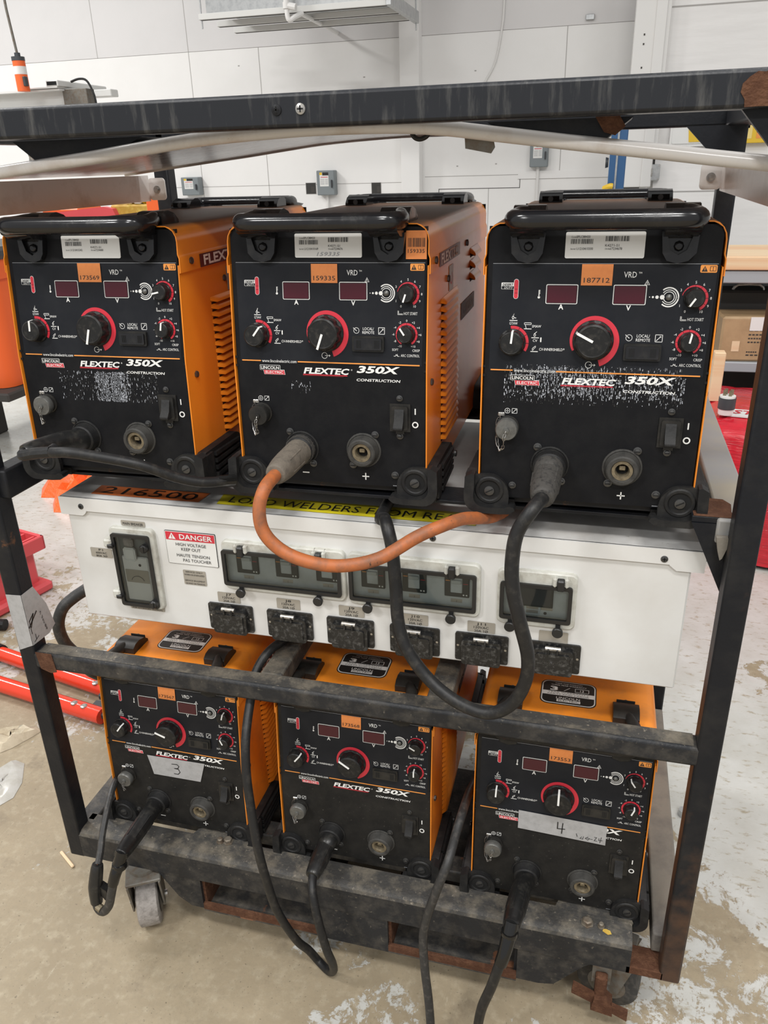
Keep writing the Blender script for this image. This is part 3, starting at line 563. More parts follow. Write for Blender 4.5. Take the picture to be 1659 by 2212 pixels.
# posts
tubebox('post', XL, XL + TW, 0, TW, .162, 1.69, 'rack_steel'); tubebox('post', XR - TW, XR, 0, TW, .162, 1.69, 'post_steel')
tubebox('post', -.750, -.712, YB, YB + TW, .162, 1.69, 'rack_steel'); tubebox('post', XR - TW, XR, YB, YB + TW, .162, 1.69, 'rack_steel')
tubebox('top_rail', XL - .25, XR + .25, -.002, .038, 1.646, 1.688, 'rack_streak', .005)
tubebox('top_rail', XL - .1, XR + .1, YB, YB + .04, 1.649, 1.689, 'rack_steel')
tubebox('side_rail', XL, XL + TW, TW, YB, 1.648, 1.688, 'rack_steel'); tubebox('side_rail', XR - TW, XR, TW, YB, 1.648, 1.688, 'rack_steel')
tubebox('mid_rail', XL + .03, XR - .03, 0, TW, .681, .7195, 'rail_worn', .006)
tubebox('mid_rail', -.70, XR - .03, YB, YB + TW, .681, .7195, 'rack_steel')
for x0 in (-.258, .066): tubebox('cross_tube', x0, x0 + .044, TW, YB, .6805, .7185, 'rail_dust')
# dusty film on rail tops is its own thin layer of settled grime
def grime(x0, x1, y0, y1, z): p = M(); p.box(x0, x1, y0, y1, z, z + .0006, 'rail_dust'); obj('grime_layer', p, rack)
grime(XL + .042, XR - .042, .0055, .0365, .7195)
# upper shelf
tubebox('shelf_rail', XL + .018, XL + .056, .012, YB, 1.050, 1.106, 'rack_steel')
tubebox('shelf_rail', .505, XR, TW + .002, YB, 1.068, 1.108, 'rail_grey')
tubebox('shelf_bar', XL + .05, .51, .088, .150, 1.0775, 1.0835, 'rack_steel', .001)
tubebox('shelf_bar', XL + .05, .51, .56, .70, 1.0775, 1.0835, 'rack_steel', .001)
p = M(); p.flat([(.472, .046), (.53, .046), (.527, .07), (.53, .1), (.52, .118), (.472, .121)], lambda u, v: (u, v, 1.1087), 'rust'); p.box(.470, .512, .046, .120, 1.098, 1.108, 'rack_steel', .001); obj('rust_patch', p, rack)
def gusset(pts, y0, y1, m='rack_steel', nm='gusset'):
    p = M(); p.prism(pts, lambda u, v, h: (u, h, v), y0, y1, m); return obj(nm, p, rack, bevel=.001)
gusset([(.470, 1.098), (.524, 1.098), (.524, .985)], .044, .05)
gusset([(.505, 1.083), (.523, 1.083), (.5215, 1.066), (.517, 1.050), (.514, 1.047), (.510, 1.060)], .028, .040, 'tan_dust')
gusset([(XR - TW - .066, 1.6465), (XR - .03, 1.6465), (XR - .03, 1.55), (XR - TW, 1.572)], .014, .024)
gusset([(XR - TW - .075, 1.649), (XR, 1.649), (XR, 1.57), (XR - TW + .005, 1.57)], .703, .712)
# lifting plates under the top rail
def liftplate(x0, x1, x2, x3):
    p = M(); p.prism([(x0, 1.645), (x3, 1.645), (x2, 1.618), (x1, 1.618)], lambda u, v, h: (u, h, v), .05, .12, 'rack_steel'); obj('lifting_plate', p, rack, bevel=.002)
liftplate(-.585, -.55, -.43, -.36); liftplate(.15, .19, .30, .335)
p = M(); p.prism([(.288, 1.646), (.318, 1.646), (.326, 1.634), (.314, 1.624), (.300, 1.628)], lambda u, v, h: (u, h, v), .043, .05, 'rust'); obj('lifting_plate', p, rack)
# bottom frame
def yz(pts, x0, x1, m, nm, bev=.0): p = M(); p.prism(pts, lambda u, v, h: (h, u, v), x0, x1, m); return obj(nm, p, rack, ang=40, bevel=bev)
br = M(); br.prism([(0, .166), (0, .2270), (.004, .2270), (.004, .166)], lambda u, v, h: (h, u, v), XL + .035, .468, 'rail_worn'); br.prism([(0, .2270), (.003, .2335), (.009, .2370), (.018, .238), (.058, .238), (.061, .234), (.061, .20), (.004, .2265)], lambda u, v, h: (h, u, v), XL + .035, .468, 'rail_dust'); obj('bottom_rail', br, rack, ang=28)
tubebox('bottom_rail', .46, XR - .03, .0, .05, .164, .184, 'rust', .002)
tubebox('bottom_rail', -.70, XR - .03, YB, YB + TW, .18, .238, 'rack_dusty')
tubebox('bottom_side_rail', XL + .006, XL + .052, .038, YB, .19, .238, 'rack_dusty'); tubebox('bottom_side_rail', .506, XR, .038, YB, .19, .2385, 'tan_dust')
tubebox('support_bar', XL + .05, .507, .105, .150, .190, .2215, 'rack_dusty'); tubebox('support_bar', XL + .05, .507, .60, .66, .190, .2215, 'rack_dusty')
# fork pocket skirt with two openings
for i, (poly, nm) in enumerate((([(-.545, .166), (-.44, .166), (-.44, .079), (-.47, .079), (-.50, .10)], 'fork_pocket_skirt'), ([(-.165, .166), (-.012, .166), (-.012, .07), (-.165, .07)], 'fork_pocket_skirt'), ([(.256, .166), (.40, .166), (.385, .155), (.33, .085), (.30, .078), (.256, .078)], 'fork_pocket_skirt'))):
    gusset(poly, .002, .012, 'rail_worn', nm)
for x0, x1, z in ((-.44, -.165, .076), (-.012, .256, .073)):
    p = M(); p.box(x0, x1, .002, .010, z, z + .017, 'rust'); p.box(x0, x1, .002, .58, z - .004, z, 'rack_dusty'); obj('fork_pocket', p, rack)
    p = M(); p.box(x0, x0 + .006, .01, .58, z, .166, 'rust'); p.box(x1 - .006, x1, .01, .58, z, .166, 'rack_steel'); obj('pocket_side', p, rack)
# caster plates with bolts
def bolt(x, y, z, r=.011): p = M(); p.lathe([(r * 1.35, 0), (r * 1.35, .002), (r, .002), (r, .009), (r * .7, .0105)], lambda a, b, h: (x + a, y + b, z + h), 'bolt_dull', n=6 if r > .007 else 10); obj('bolt', p, rack)
for cx, dx in ((-.40, 1), (.395, 1)):
    p = M(); p.prism([(-.075, .052), (.075, .052), (.068, .072), (.045, .088), (-.045, .088), (-.068, .072)], lambda u, v, h, cx=cx: (cx + u, v, h), .2340, .2390, 'rail_dust'); obj('caster_plate', p, rack)
bolt(-.404, .050, .238, .006); bolt(-.387, .054, .238, .009); bolt(.384, .032, .238, .0095); bolt(.410, .03, .238, .005)
p = M(); p.prism([(.413, .021), (.423, .015), (.430, .018), (.427, .025), (.420, .027), (.414, .026)], lambda u, v, h: (u, v, h), .238, .2385, 'mustard'); tag(obj('paint_spot', p, rack), 'yellow paint spot')
def screwhead(x, z, m): p = M(); fn = lambda a, b, h: (x + a, -.002 - h, z + b); p.lathe([(.0072, 0), (.0068, .0016), (.003, .0026)], fn, m, n=18); g = lambda u, v: (x + u, -.0049, z + v); p.rect(-.0042, .0042, -.0009, .0009, g, 'hole_black'); p.rect(-.0009, .0009, -.0042, .0042, g, 'hole_black'); obj('rail_screw', p, rack)
screwhead(-.124, 1.668, 'rack_steel'); screwhead(-.09, 1.668, 'steel')
p = M(); p.prism([(.458, 1.679), (.466, 1.684), (.474, 1.683), (.481, 1.687), (.500, 1.6865), (.515, 1.684), (.6, 1.684), (.6, 1.655), (.55, 1.649), (.505, 1.6475), (.47, 1.648), (.456, 1.6475), (.455, 1.656), (.450, 1.663), (.451, 1.672)], lambda u, v, h: (u, -h, v), .0021, .0032, 'rust'); obj('rust_patch', p, rack)
p = M(); p.prism([(-.727, .722), (-.69, .722), (-.686, .68), (-.70, .676), (-.722, .684)], lambda u, v, h: (u, -h, v), .0005, .0016, 'rust'); obj('rust_patch', p, rack)
# casters
def caster(x, y, rz, style, brake=False):
    t = bpy.data.objects.new('caster', None); COL.objects.link(t); t.parent = rack; t.location = (x, y, 0); t.rotation_euler = (0, 0, rz)
    w = M(); wm = 'caster_grey' if style else 'caster_black'
    w.lathe([(.02, -.024), (.056, -.024), (.061, -.021), (.0618, 0), (.061, .021), (.056, .024), (.02, .024)], lambda a, b, h: (h, a, .062 + b), wm, n=36); obj('wheel', w, t)
    w = M(); w.lathe([(.038, -.026), (.02, -.030), (.02, .030), (.038, .026)], lambda a, b, h: (h, a, .062 + b), 'caster_fork', n=20); obj('hub', w, t)
    f = M()
    for s in (-1, 1): f.prism([(-.022, .05), (.022, .05), (.034, .145), (.02, .15), (-.05, .15)], lambda u, v, h, s=s: (s * h, u + .0, v), .032, .036, 'caster_fork')
    f.box(-.038, .038, -.045, .045, .147, .156, 'caster_fork', .002); f.lathe([(.03, .156), (.03, .166)], lambda a, b, h: (a, b, h), 'caster_fork', n=20)
    f.lathe([(.008, -.042), (.008, .042)], lambda a, b, h: (h, a, .062 + b), 'steel', n=10); obj('fork', f, t)
    if brake:
        b = M(); b.box(-.022, .022, -.075, -.045, .135, .142, 'caster_fork', .002); b.box(-.021, .021, -.079, -.075, .075, .142, 'caster_fork', .001)
        b.box(-.013, .013, -.098, -.077, .055, .115, 'rust', .004); b.prism([(-.018, .02), (.03, .012), (.028, .045), (.012, .06), (-.012, .058)], lambda u, v, h: (u, -h, v), .078, .108, 'rust')
        b.prism([(-.062, .050), (-.012, .030), (-.012, .062), (-.060, .084)], lambda u, v, h: (u, -h, v), .092, .099, 'rust'); b.prism([(.022, .025), (.062, -.002 + .008), (.062, .038), (.026, .050)], lambda u, v, h: (u, -h, v), .100, .107, 'rust'); obj('brake_pedal', b, t, bevel=.0015, loc=(.010, .022, .034), rot=(0, 0, -rz)).scale = (.88, .88, .88)
    return t
caster(-.588, .012, R(30), True); caster(.440, .070, R(78), False, True); caster(-.56, .62, R(10), True); caster(.42, .62, R(20), False)
# duct tape note on the left post
p = M(); e = -.0008
vs = [(-.7675, .842), (-.7285, .850), (-.7285, .738), (-.765, .722), (-.7672, .78)]
p.flat([(XL + .003, .850), (XL + TW, .852), (XL + TW, .737), (XL + .004, .722)], lambda u, v: (u, -.0009, v), 'tape_grey')
p.add([(XL + TW + .0009, -.0009, .852), (XL + TW + .0009, .034, .853), (XL + TW + .0009, .060, .800), (XL + TW + .0009, .072, .745), (XL + TW + .0009, .050, .735), (XL + TW + .0009, -.0009, .737)], [range(6)], 'tape_grey')
fs_ = lambda u, v: (XL + TW + .0014, u, v)
p.stroke([(.004, .79), (.018, .80), (.006, .776)], .0025, fs_, 'black_ink'); p.stroke([(-.0, .778), (.028, .80)], .003, fs_, 'black_ink'); p.stroke([(.004, .762), (.004, .79)], .0015, fs_, 'black_ink')
for txt, v in (('7', .790), ('d', .780), ('e', .7735), ('c', .767), ('8', .757), ('4', .750)): p.text(txt, .038 + (.79 - v) * .18, v, .007, fs_, 'black_ink')
p.stroke([(.006, .742), (.020, .748)], .0015, fs_, 'black_ink'); p.stroke([(.012, .756), (.012, .744)], .0015, fs_, 'black_ink')
tag(obj('tape_note', p, rack), 'grey duct tape with black handwriting')
# arched white cover under the top rail
AR = [(-.765, 1.587), (-.70, 1.594), (-.619, 1.602), (-.53, 1.611), (-.448, 1.619), (-.368, 1.628), (-.279, 1.637), (-.176, 1.643), (-.08, 1.646), (.023, 1.645), (.092, 1.640), (.159, 1.631), (.241, 1.620), (.295, 1.613), (.381, 1.602), (.44, 1.594), (.52, 1.584), (.557, 1.579)]
p = M(); vs = []; fs = []
ys = (.055, .2, .35, .5, .64)
for y in ys:
    for x, z in AR: vs.append((x, y, z + .004))
for y in ys:
    for x, z in AR: vs.append((x, y, z + .007))
n = len(AR); q = n * len(ys)
for a in range(len(ys) - 1):
    for i in range(n - 1): fs += [(a * n + i, a * n + i + 1, (a + 1) * n + i + 1, (a + 1) * n + i), (q + a * n + i, q + (a + 1) * n + i, q + (a + 1) * n + i + 1, q + a * n + i + 1)]
p.add(vs, fs, 'cover_scratched'); cov = obj('roof_cover', p, rack, ang=60); tag(cov, 'scuffed white arched cover')
p = M(); p.tube([(x, .05, z) for x, z in AR], .0098, 'cover_white', n=12, sub=3); p.tube([(x, .645, z + .004) for x, z in AR], .004, 'cover_white', n=8, sub=3); obj('rolled_hem', p, cov)
for x in (-.735, .522):
    p = M(); p.box(x - .0015, x + .0015, .055, .69, 1.532, 1.588, 'cover_white'); s = 1 if x < 0 else -1
    obj('side_skirt', p, cov)
    p = M(); x0, x1 = (x, x + .042) if s > 0 else (x - .040, x); p.prism(rr_poly(x0, x1, 1.534, 1.582, .008), lambda u, v, h: (u, h, v), .690, .694, 'cover_white'); xc = (x0 + x1) / 2
    p.lathe([(.0085, 0), (.0085, .002), (.0055, .002), (.0055, .006), (.002, .0065)], lambda a, b, h: (xc + a, .690 - h, 1.557 + b), 'steel', n=14); obj('fixing_tab', p, cov)
p = M(); p.prism([(.119, 1.628), (.158, 1.624), (.160, 1.615), (.155, 1.6075), (.120, 1.6145)], lambda u, v, h: (u, h, v), .058, .060, 'caster_fork'); obj('tape_flap', p, cov)
p = M(); p.tube([(.045, .058, 1.640), (.050, .056, 1.631), (.058, .056, 1.628), (.067, .056, 1.631), (.072, .058, 1.638)], .0032, 'plastic_dusty'); obj('hanging_clip', p, cov)
p = M(); p.tube([(-.270, .058, 1.629), (-.235, .058, 1.634)], .0012, 'screw_dark', smooth=False); p.lathe([(.001, 0), (.0035, .004)], lambda a, b, h: (-.236 + h, .058 + a, 1.6345 + b), 'screw_dark', n=10); obj('screw', p, cov)

# ================================================================== WHITE POWER BOX
FY = .0782
box = thing('power_distribution_box', 'white steel power distribution box hung across the rack between the two rows of machines', 'power box', (0, 0, 0))
p = M(); p.box(-.6473, .485, FY, .66, .774, 1.012, 'white_enamel', .003); obj('box_body', p, box)
p = M(); p.box(-.657, .5032, FY - .004, .672, 1.013, 1.036, 'lid_enamel')
lip = [(-.657, 1.036), (.5032, 1.036), (.5032, 1.000), (.462, 1.000), (.452, 1.008), (.45, 1.010), (-.600, 1.010), (-.604, 1.004), (-.61, 1.000), (-.657, 1.000)]
p.prism(lip, lambda u, v, h: (u, h, v), FY - .0055, FY - .0005, 'white_enamel')
p.box(-.657, -.654, FY - .004, .672, 1.0, 1.036, 'white_enamel'); p.box(.5, .5032, FY - .004, .672, 1.0, 1.036, 'white_enamel')
obj('lid', p, box, bevel=.0025)
ff = lambda off: (lambda u, v: (u, FY - off, v))
def screw(x, z, y, par, r=.0058, m='screw_dark'):
    p = M(); p.lathe([(r, 0), (r * .95, .001), (r * .5, .0018)], lambda a, b, h: (x + a, y - h, z + b), m, n=14); g = lambda u, v: (x + u, y - .0021, z + v)
    p.rect(-r * .6, r * .6, -r * .13, r * .13, g, 'hole_black'); p.rect(-r * .13, r * .13, -r * .6, r * .6, g, 'hole_black'); return obj('screw', p, par)
for x in (-.610, .071, .442): screw(x, 1.019, FY - .0055, box)
# tapes on the lid
p = M(); g = lambda u, v: (u, v, 1.0372); p.flat([(-.600, .096), (-.375, .098), (-.372, .142), (-.604, .138)], g, 'tape_orange'); g2 = lambda u, v: (u, v, 1.0378); p.text('216500', -.487, .118, .030, g2, 'black_ink', w=.20); tag(obj('tape_label', p, box), 'orange tape reading 216500')
p = M(); p.flat([(-.338, .098), (.139, .098), (.142, .148), (-.345, .143)], g, 'tape_yellow'); p.text('LOAD WELDERS FROM REAR', -.098, .121, .026, g2, 'black_ink', w=.445); tag(obj('tape_label', p, box), 'yellow tape reading LOAD WELDERS FROM REAR')
def plate(x0, x1, z0, z1, lines, h, nm='name_plate', r=.002):
    p = M(); p.prism(rr_poly(x0, x1, z0, z1, r), lambda u, v, k: (u, FY - k, v), .0012, 0.0, 'nameplate'); n = len(lines)
    for i, (t_, w) in enumerate(lines): p.text(t_, (x0 + x1) / 2, z1 - (i + .55) * (z1 - z0) / n, h, ff(.0018), 'black_ink', w=w)
    return obj(nm, p, box)
plate(-.532, -.481, .985, .996, [('MAIN BREAKER', .043)], .0052)
plate(-.611, -.564, .911, .931, [('P1', .009), ('600VAC', .024), ('80A 3Ø', .024)], .0042)
plate(-.415, -.368, .872, .903, [('SERVICE ONLY', .036), ('WHEN DE-ENERGIZED', .042), ('', .01), ('SERVICE SEULEMENT', .042), ('QUAND DE-TENSION', .040)], .0032)
plate(-.543, -.468, .802, .815, [('', .01), ('FOR ACCESSORY OUTPUTS', .066)], .0032)
# danger sign
p = M(); p.prism(rr_poly(-.442, -.338, .915, .984, .002), lambda u, v, k: (u, FY - k, v), .0012, 0, 'black_ink'); p.rrect(-.4412, -.3388, .9158, .9832, .0018, ff(.0016), 'label_white'); p.rect(-.440, -.340, .9655, .982, ff(.002), 'red_ink')
p.text('DANGER', -.378, .9735, .0098, ff(.0024), 'white_ink', w=.067, bold=.018); p.flat([(-.4345, .9675), (-.4195, .9675), (-.427, .9805)], ff(.0024), 'white_ink'); p.rect(-.4277, -.4263, .971, .9765, ff(.0028), 'red_ink'); p.rect(-.4277, -.4263, .9686, .9700, ff(.0028), 'red_ink')
for t_, x, z, w in (('HIGH VOLTAGE', -.390, .9573, .062), ('KEEP OUT', -.391, .9475, .040), ('HAUTE TENSION', -.388, .9345, .068), ('PAS TOUCHER', -.381, .9245, .058)): p.text(t_, x, z, .0062, ff(.0024), 'black_ink', w=w)
tag(obj('danger_sign', p, box), 'white danger sign with red header')
# hinged breaker windows
def window(x0, x1, z0, z1, fx0, fx1, fz0, fz1, hinges, knobs, vert=False):
    t = bpy.data.objects.new('breaker_window', None); COL.objects.link(t); t.parent = box
    D = .0105
    p = M(); Pn = lambda u, v, k: (u, FY - k, v); o = rr_poly(x0, x1, z0, z1, .010); i_ = rr_poly(fx0 + .004, fx1 - .004, fz0 + .004, fz1 - .004, .004); n = len(o)
    vs = [Pn(*a, 0) for a in o] + [Pn(*a, D * .8) for a in o] + [Pn(*a, D) for a in rr_poly(x0 + .002, x1 - .002, z0 + .002, z1 - .002, .009)] + [Pn(*a, D) for a in i_] + [Pn(*a, .001) for a in i_]
    p.add(vs, [(k * n + j, k * n + (j + 1) % n, (k + 1) * n + (j + 1) % n, (k + 1) * n + j) for k in range(4) for j in range(n)], 'window_grey'); p.flat(i_, lambda u, v: (u, FY - .0008, v), 'window_inner'); obj('window_frame', p, t)
    p = M(); o = rr_poly(fx0, fx1, fz0, fz1, .005); i_ = rr_poly(fx0 + .0065, fx1 - .0065, fz0 + .0065, fz1 - .0065, .003)
    vs = [Pn(*a, D + .0003) for a in o] + [Pn(*a, D + .005) for a in o] + [Pn(*a, D + .005) for a in i_] + [Pn(*a, D - .002) for a in i_]
    p.add(vs, [(k * n + j, k * n + (j + 1) % n, (k + 1) * n + (j + 1) % n, (k + 1) * n + j) for k in range(3) for j in range(n)], 'gasket'); obj('gasket_rim', p, t)
    p = M(); p.flat(i_[::-1], lambda u, v: (u, FY - D - .0025, v), 'clear_pane'); obj('pane', p, t)
    for a, b in hinges:
        p = M(); s = .013
        if vert: p.box(a - .006, a + .010, FY - D - .010, FY - .001, b - .009, b + .009, 'window_grey', .003); p.box(a + .002, a + .014, FY - D - .012, FY - D + .002, b - .009, b - .0, 'gasket', .002)
        else: p.box(a - s, a - .006, FY - D - .010, FY - .001, b - .006, b + .012, 'window_grey', .003); p.box(a + .006, a + s, FY - D - .010, FY - .001, b - .006, b + .012, 'window_grey', .003); p.box(a - .0062, a + .0062, FY - D - .011, FY - D + .002, b - .012, b + .008, 'gasket', .002)
        obj('hinge', p, t)
    for a, b in knobs:
        p = M(); p.lathe([(.004, 0), (.004, .006), (.0088, .007), (.0092, .013), (.008, .0145)], lambda u, v, h, a=a, b=b: (a + u, FY - D - h + .002, b + v), 'gasket', n=18); p.box(a - .004, a + .004, FY - D - .004, FY - D + .001, b, b + .012, 'gasket'); obj('latch_knob', p, t)
    return t
def breaker(t, xc, zc, w, h):
    p = M(); p.box(xc - w / 2, xc + w / 2, FY - .0055, FY - .001, zc - h / 2, zc + h / 2, 'breaker', .001); p.box(xc - w * .25, xc + w * .22, FY - .0066, FY - .005, zc - h * .3, zc + h * .42, 'window_inner', .001); p.box(xc - w * .23, xc + w * .20, FY - .0095, FY - .006, zc + h * .12, zc + h * .28, 'breaker_toggle', .001)
    g = ff(.0060); p.rect(xc - w * .45, xc - w * .27, zc + h * .2, zc + h * .23, g, 'orange_ink'); p.rect(xc + w * .26, xc + w * .45, zc + h * .1, zc + h * .12, g, 'red_ink'); p.disc(xc + w * .28, zc - h * .38, .0016, g, 'label_white', 8); p.disc(xc + w * .4, zc - h * .38, .0016, g, 'label_white', 8); obj('breaker_switch', p, t)
    p = M(); p.rect(xc - .011, xc + .009, zc - h * .5 - .013, zc - h * .5 - .006, ff(.0014), 'nameplate'); p.text('J', xc - .001, zc - h * .5 - .0095, .003, ff(.0018), 'black_ink'); obj('breaker_label', p, t)
w1 = window(-.5565, -.462, .812, .984, -.551, -.470, .8165, .9725, [(-.560, .952), (-.560, .842)], [], True)
p = M(); p.rect(-.545, -.476, .8225, .9665, ff(.0012), 'window_dark'); p.box(-.541, -.485, FY - .006, FY - .001, .825, .922, 'label_white', .002); p.box(-.532, -.506, FY - .0105, FY - .0062, .915, .943, 'label_white', .004); p.box(-.530, -.509, FY - .010, FY - .005, .944, .962, 'caster_grey', .003); p.rrect(-.537, -.487, .866, .894, .002, ff(.0066), 'nameplate'); p.disc(-.503, .905, .003, ff(.0066), 'black_ink', 10); p.ring(-.512, .866, .014, .0152, -70, 70, ff(.0072), 'screw_dark'); obj('breaker_switch', p, w1)
for a, b in ((-.480, .949), (-.478, .829)): p = M(); p.lathe([(.008, 0), (.0085, .009), (.007, .011)], lambda u, v, h, a=a, b=b: (a + u, FY - .013 - h, b + v), 'gasket', n=16); p.box(a - .003, a + .003, FY - .026, FY - .02, b - .007, b + .007, 'gasket', .001); obj('latch_knob', p, w1)
w2 = window(-.324, -.087, .878, .978, -.323, -.094, .888, .961, [(-.283, .964), (-.133, .966)], [(-.290, .8765), (-.138, .878)])
for x in (-.277, -.2, -.122): breaker(w2, x, .934, .043, .044)
w3 = window(-.081, .154, .876, .978, -.079, .148, .886, .959, [(-.047, .964), (.106, .964)], [(-.045, .875), (.105, .873)])
for x in (-.037, .038, .113): breaker(w3, x, .932, .043, .044)
w4 = window(.183, .314, .872, .976, .188, .307, .884, .9545, [(.207, .962), (.287, .961)], [(.207, .8715), (.287, .870)])
p = M(); p.box(.218, .276, FY - .007, FY - .001, .908, .950, 'breaker', .001); p.box(.222, .272, FY - .0075, FY - .007, .912, .946, 'ac_dark'); obj('breaker_switch', p, w4)
p = M()
for a, b in ((.209, .903), (.232, .903), (.256, .903), (.209, .8955), (.232, .8955)): p.rect(a, a + .020, b - .0028, b + .0028, ff(.0014), 'nameplate')
p.disc(.264, .8945, .0028, ff(.0014), 'screw_dark', 10); obj('breaker_label', p, w4)
# outlets with flip covers and their plates
for i, (xa, xb, px0, px1, nm, pz) in enumerate(((-.3695, -.278, -.348, -.302, 'J7', .8525), (-.2485, -.158, -.2275, -.181, 'J8', .8535), (-.1295, -.039, -.1055, -.057, 'J9', .8535), (-.009, .083, .0145, .0615, 'J10', .852), (.111, .205, .132, .1805, 'J11', .852), (.235, .328, .256, .305, '', .8495))):
    plate(px0, px1, pz - .0108, pz + .0108, [(nm, .004 + .004 * len(nm)), ('120VAC', .026), ('20A 1Ø', .024)] if nm else [('', .01)], .0046)
    t = bpy.data.objects.new('outlet', None); COL.objects.link(t); t.parent = box
    p = M(); p.prism(rr_poly(xa, xb, .7815, .8385, .004), lambda u, v, k: (u, FY - k, v), .004, 0, 'outlet_black')
    for sx in (xa + .005, xb - .005): p.disc(sx, .812, .0022, ff(.0044), 'steel', 10)
    obj('mounting_plate', p, t)
    xc = (xa + xb) / 2; hw = .0345
    p = M(); p.prism(rr_poly(xc - hw, xc + hw, .779, .829, .006), lambda u, v, k: (u, FY - k, v), .013, .004, 'outlet_black'); p.prism(rr_poly(xc - hw + .006, xc + hw - .006, .784, .822, .004), lambda u, v, k: (u, FY - k, v), .0155, .013, 'outlet_black')
    p.text('LEVITON', xc - .002, .8055, .0052, ff(.0160), 'screw_dark', w=.030); z0, z1 = .8015, .8095
    for a, b, c_, d in ((xc - .02, xc + .016, z0, z0 + .0006), (xc - .02, xc + .016, z1, z1 + .0006), (xc - .0205, xc - .02, z0, z1), (xc + .0155, xc + .016, z0, z1)): p.rect(a, b, c_, d, ff(.0158), 'screw_dark')
    obj('flip_cover', p, t, bevel=.0012)
    p = M(); p.tube([(xc - .013, FY - .0125, .8325), (xc + .013, FY - .0125, .8325)], .0042, 'steel', smooth=False); p.box(xc - .009, xc - .006, FY - .0185, FY - .012, .822, .834, 'outlet_black', .001); p.box(xc + .006, xc + .009, FY - .0185, FY - .012, .822, .834, 'outlet_black', .001); tag(obj('hinge_pin', p, t), 'shiny steel hinge pin')

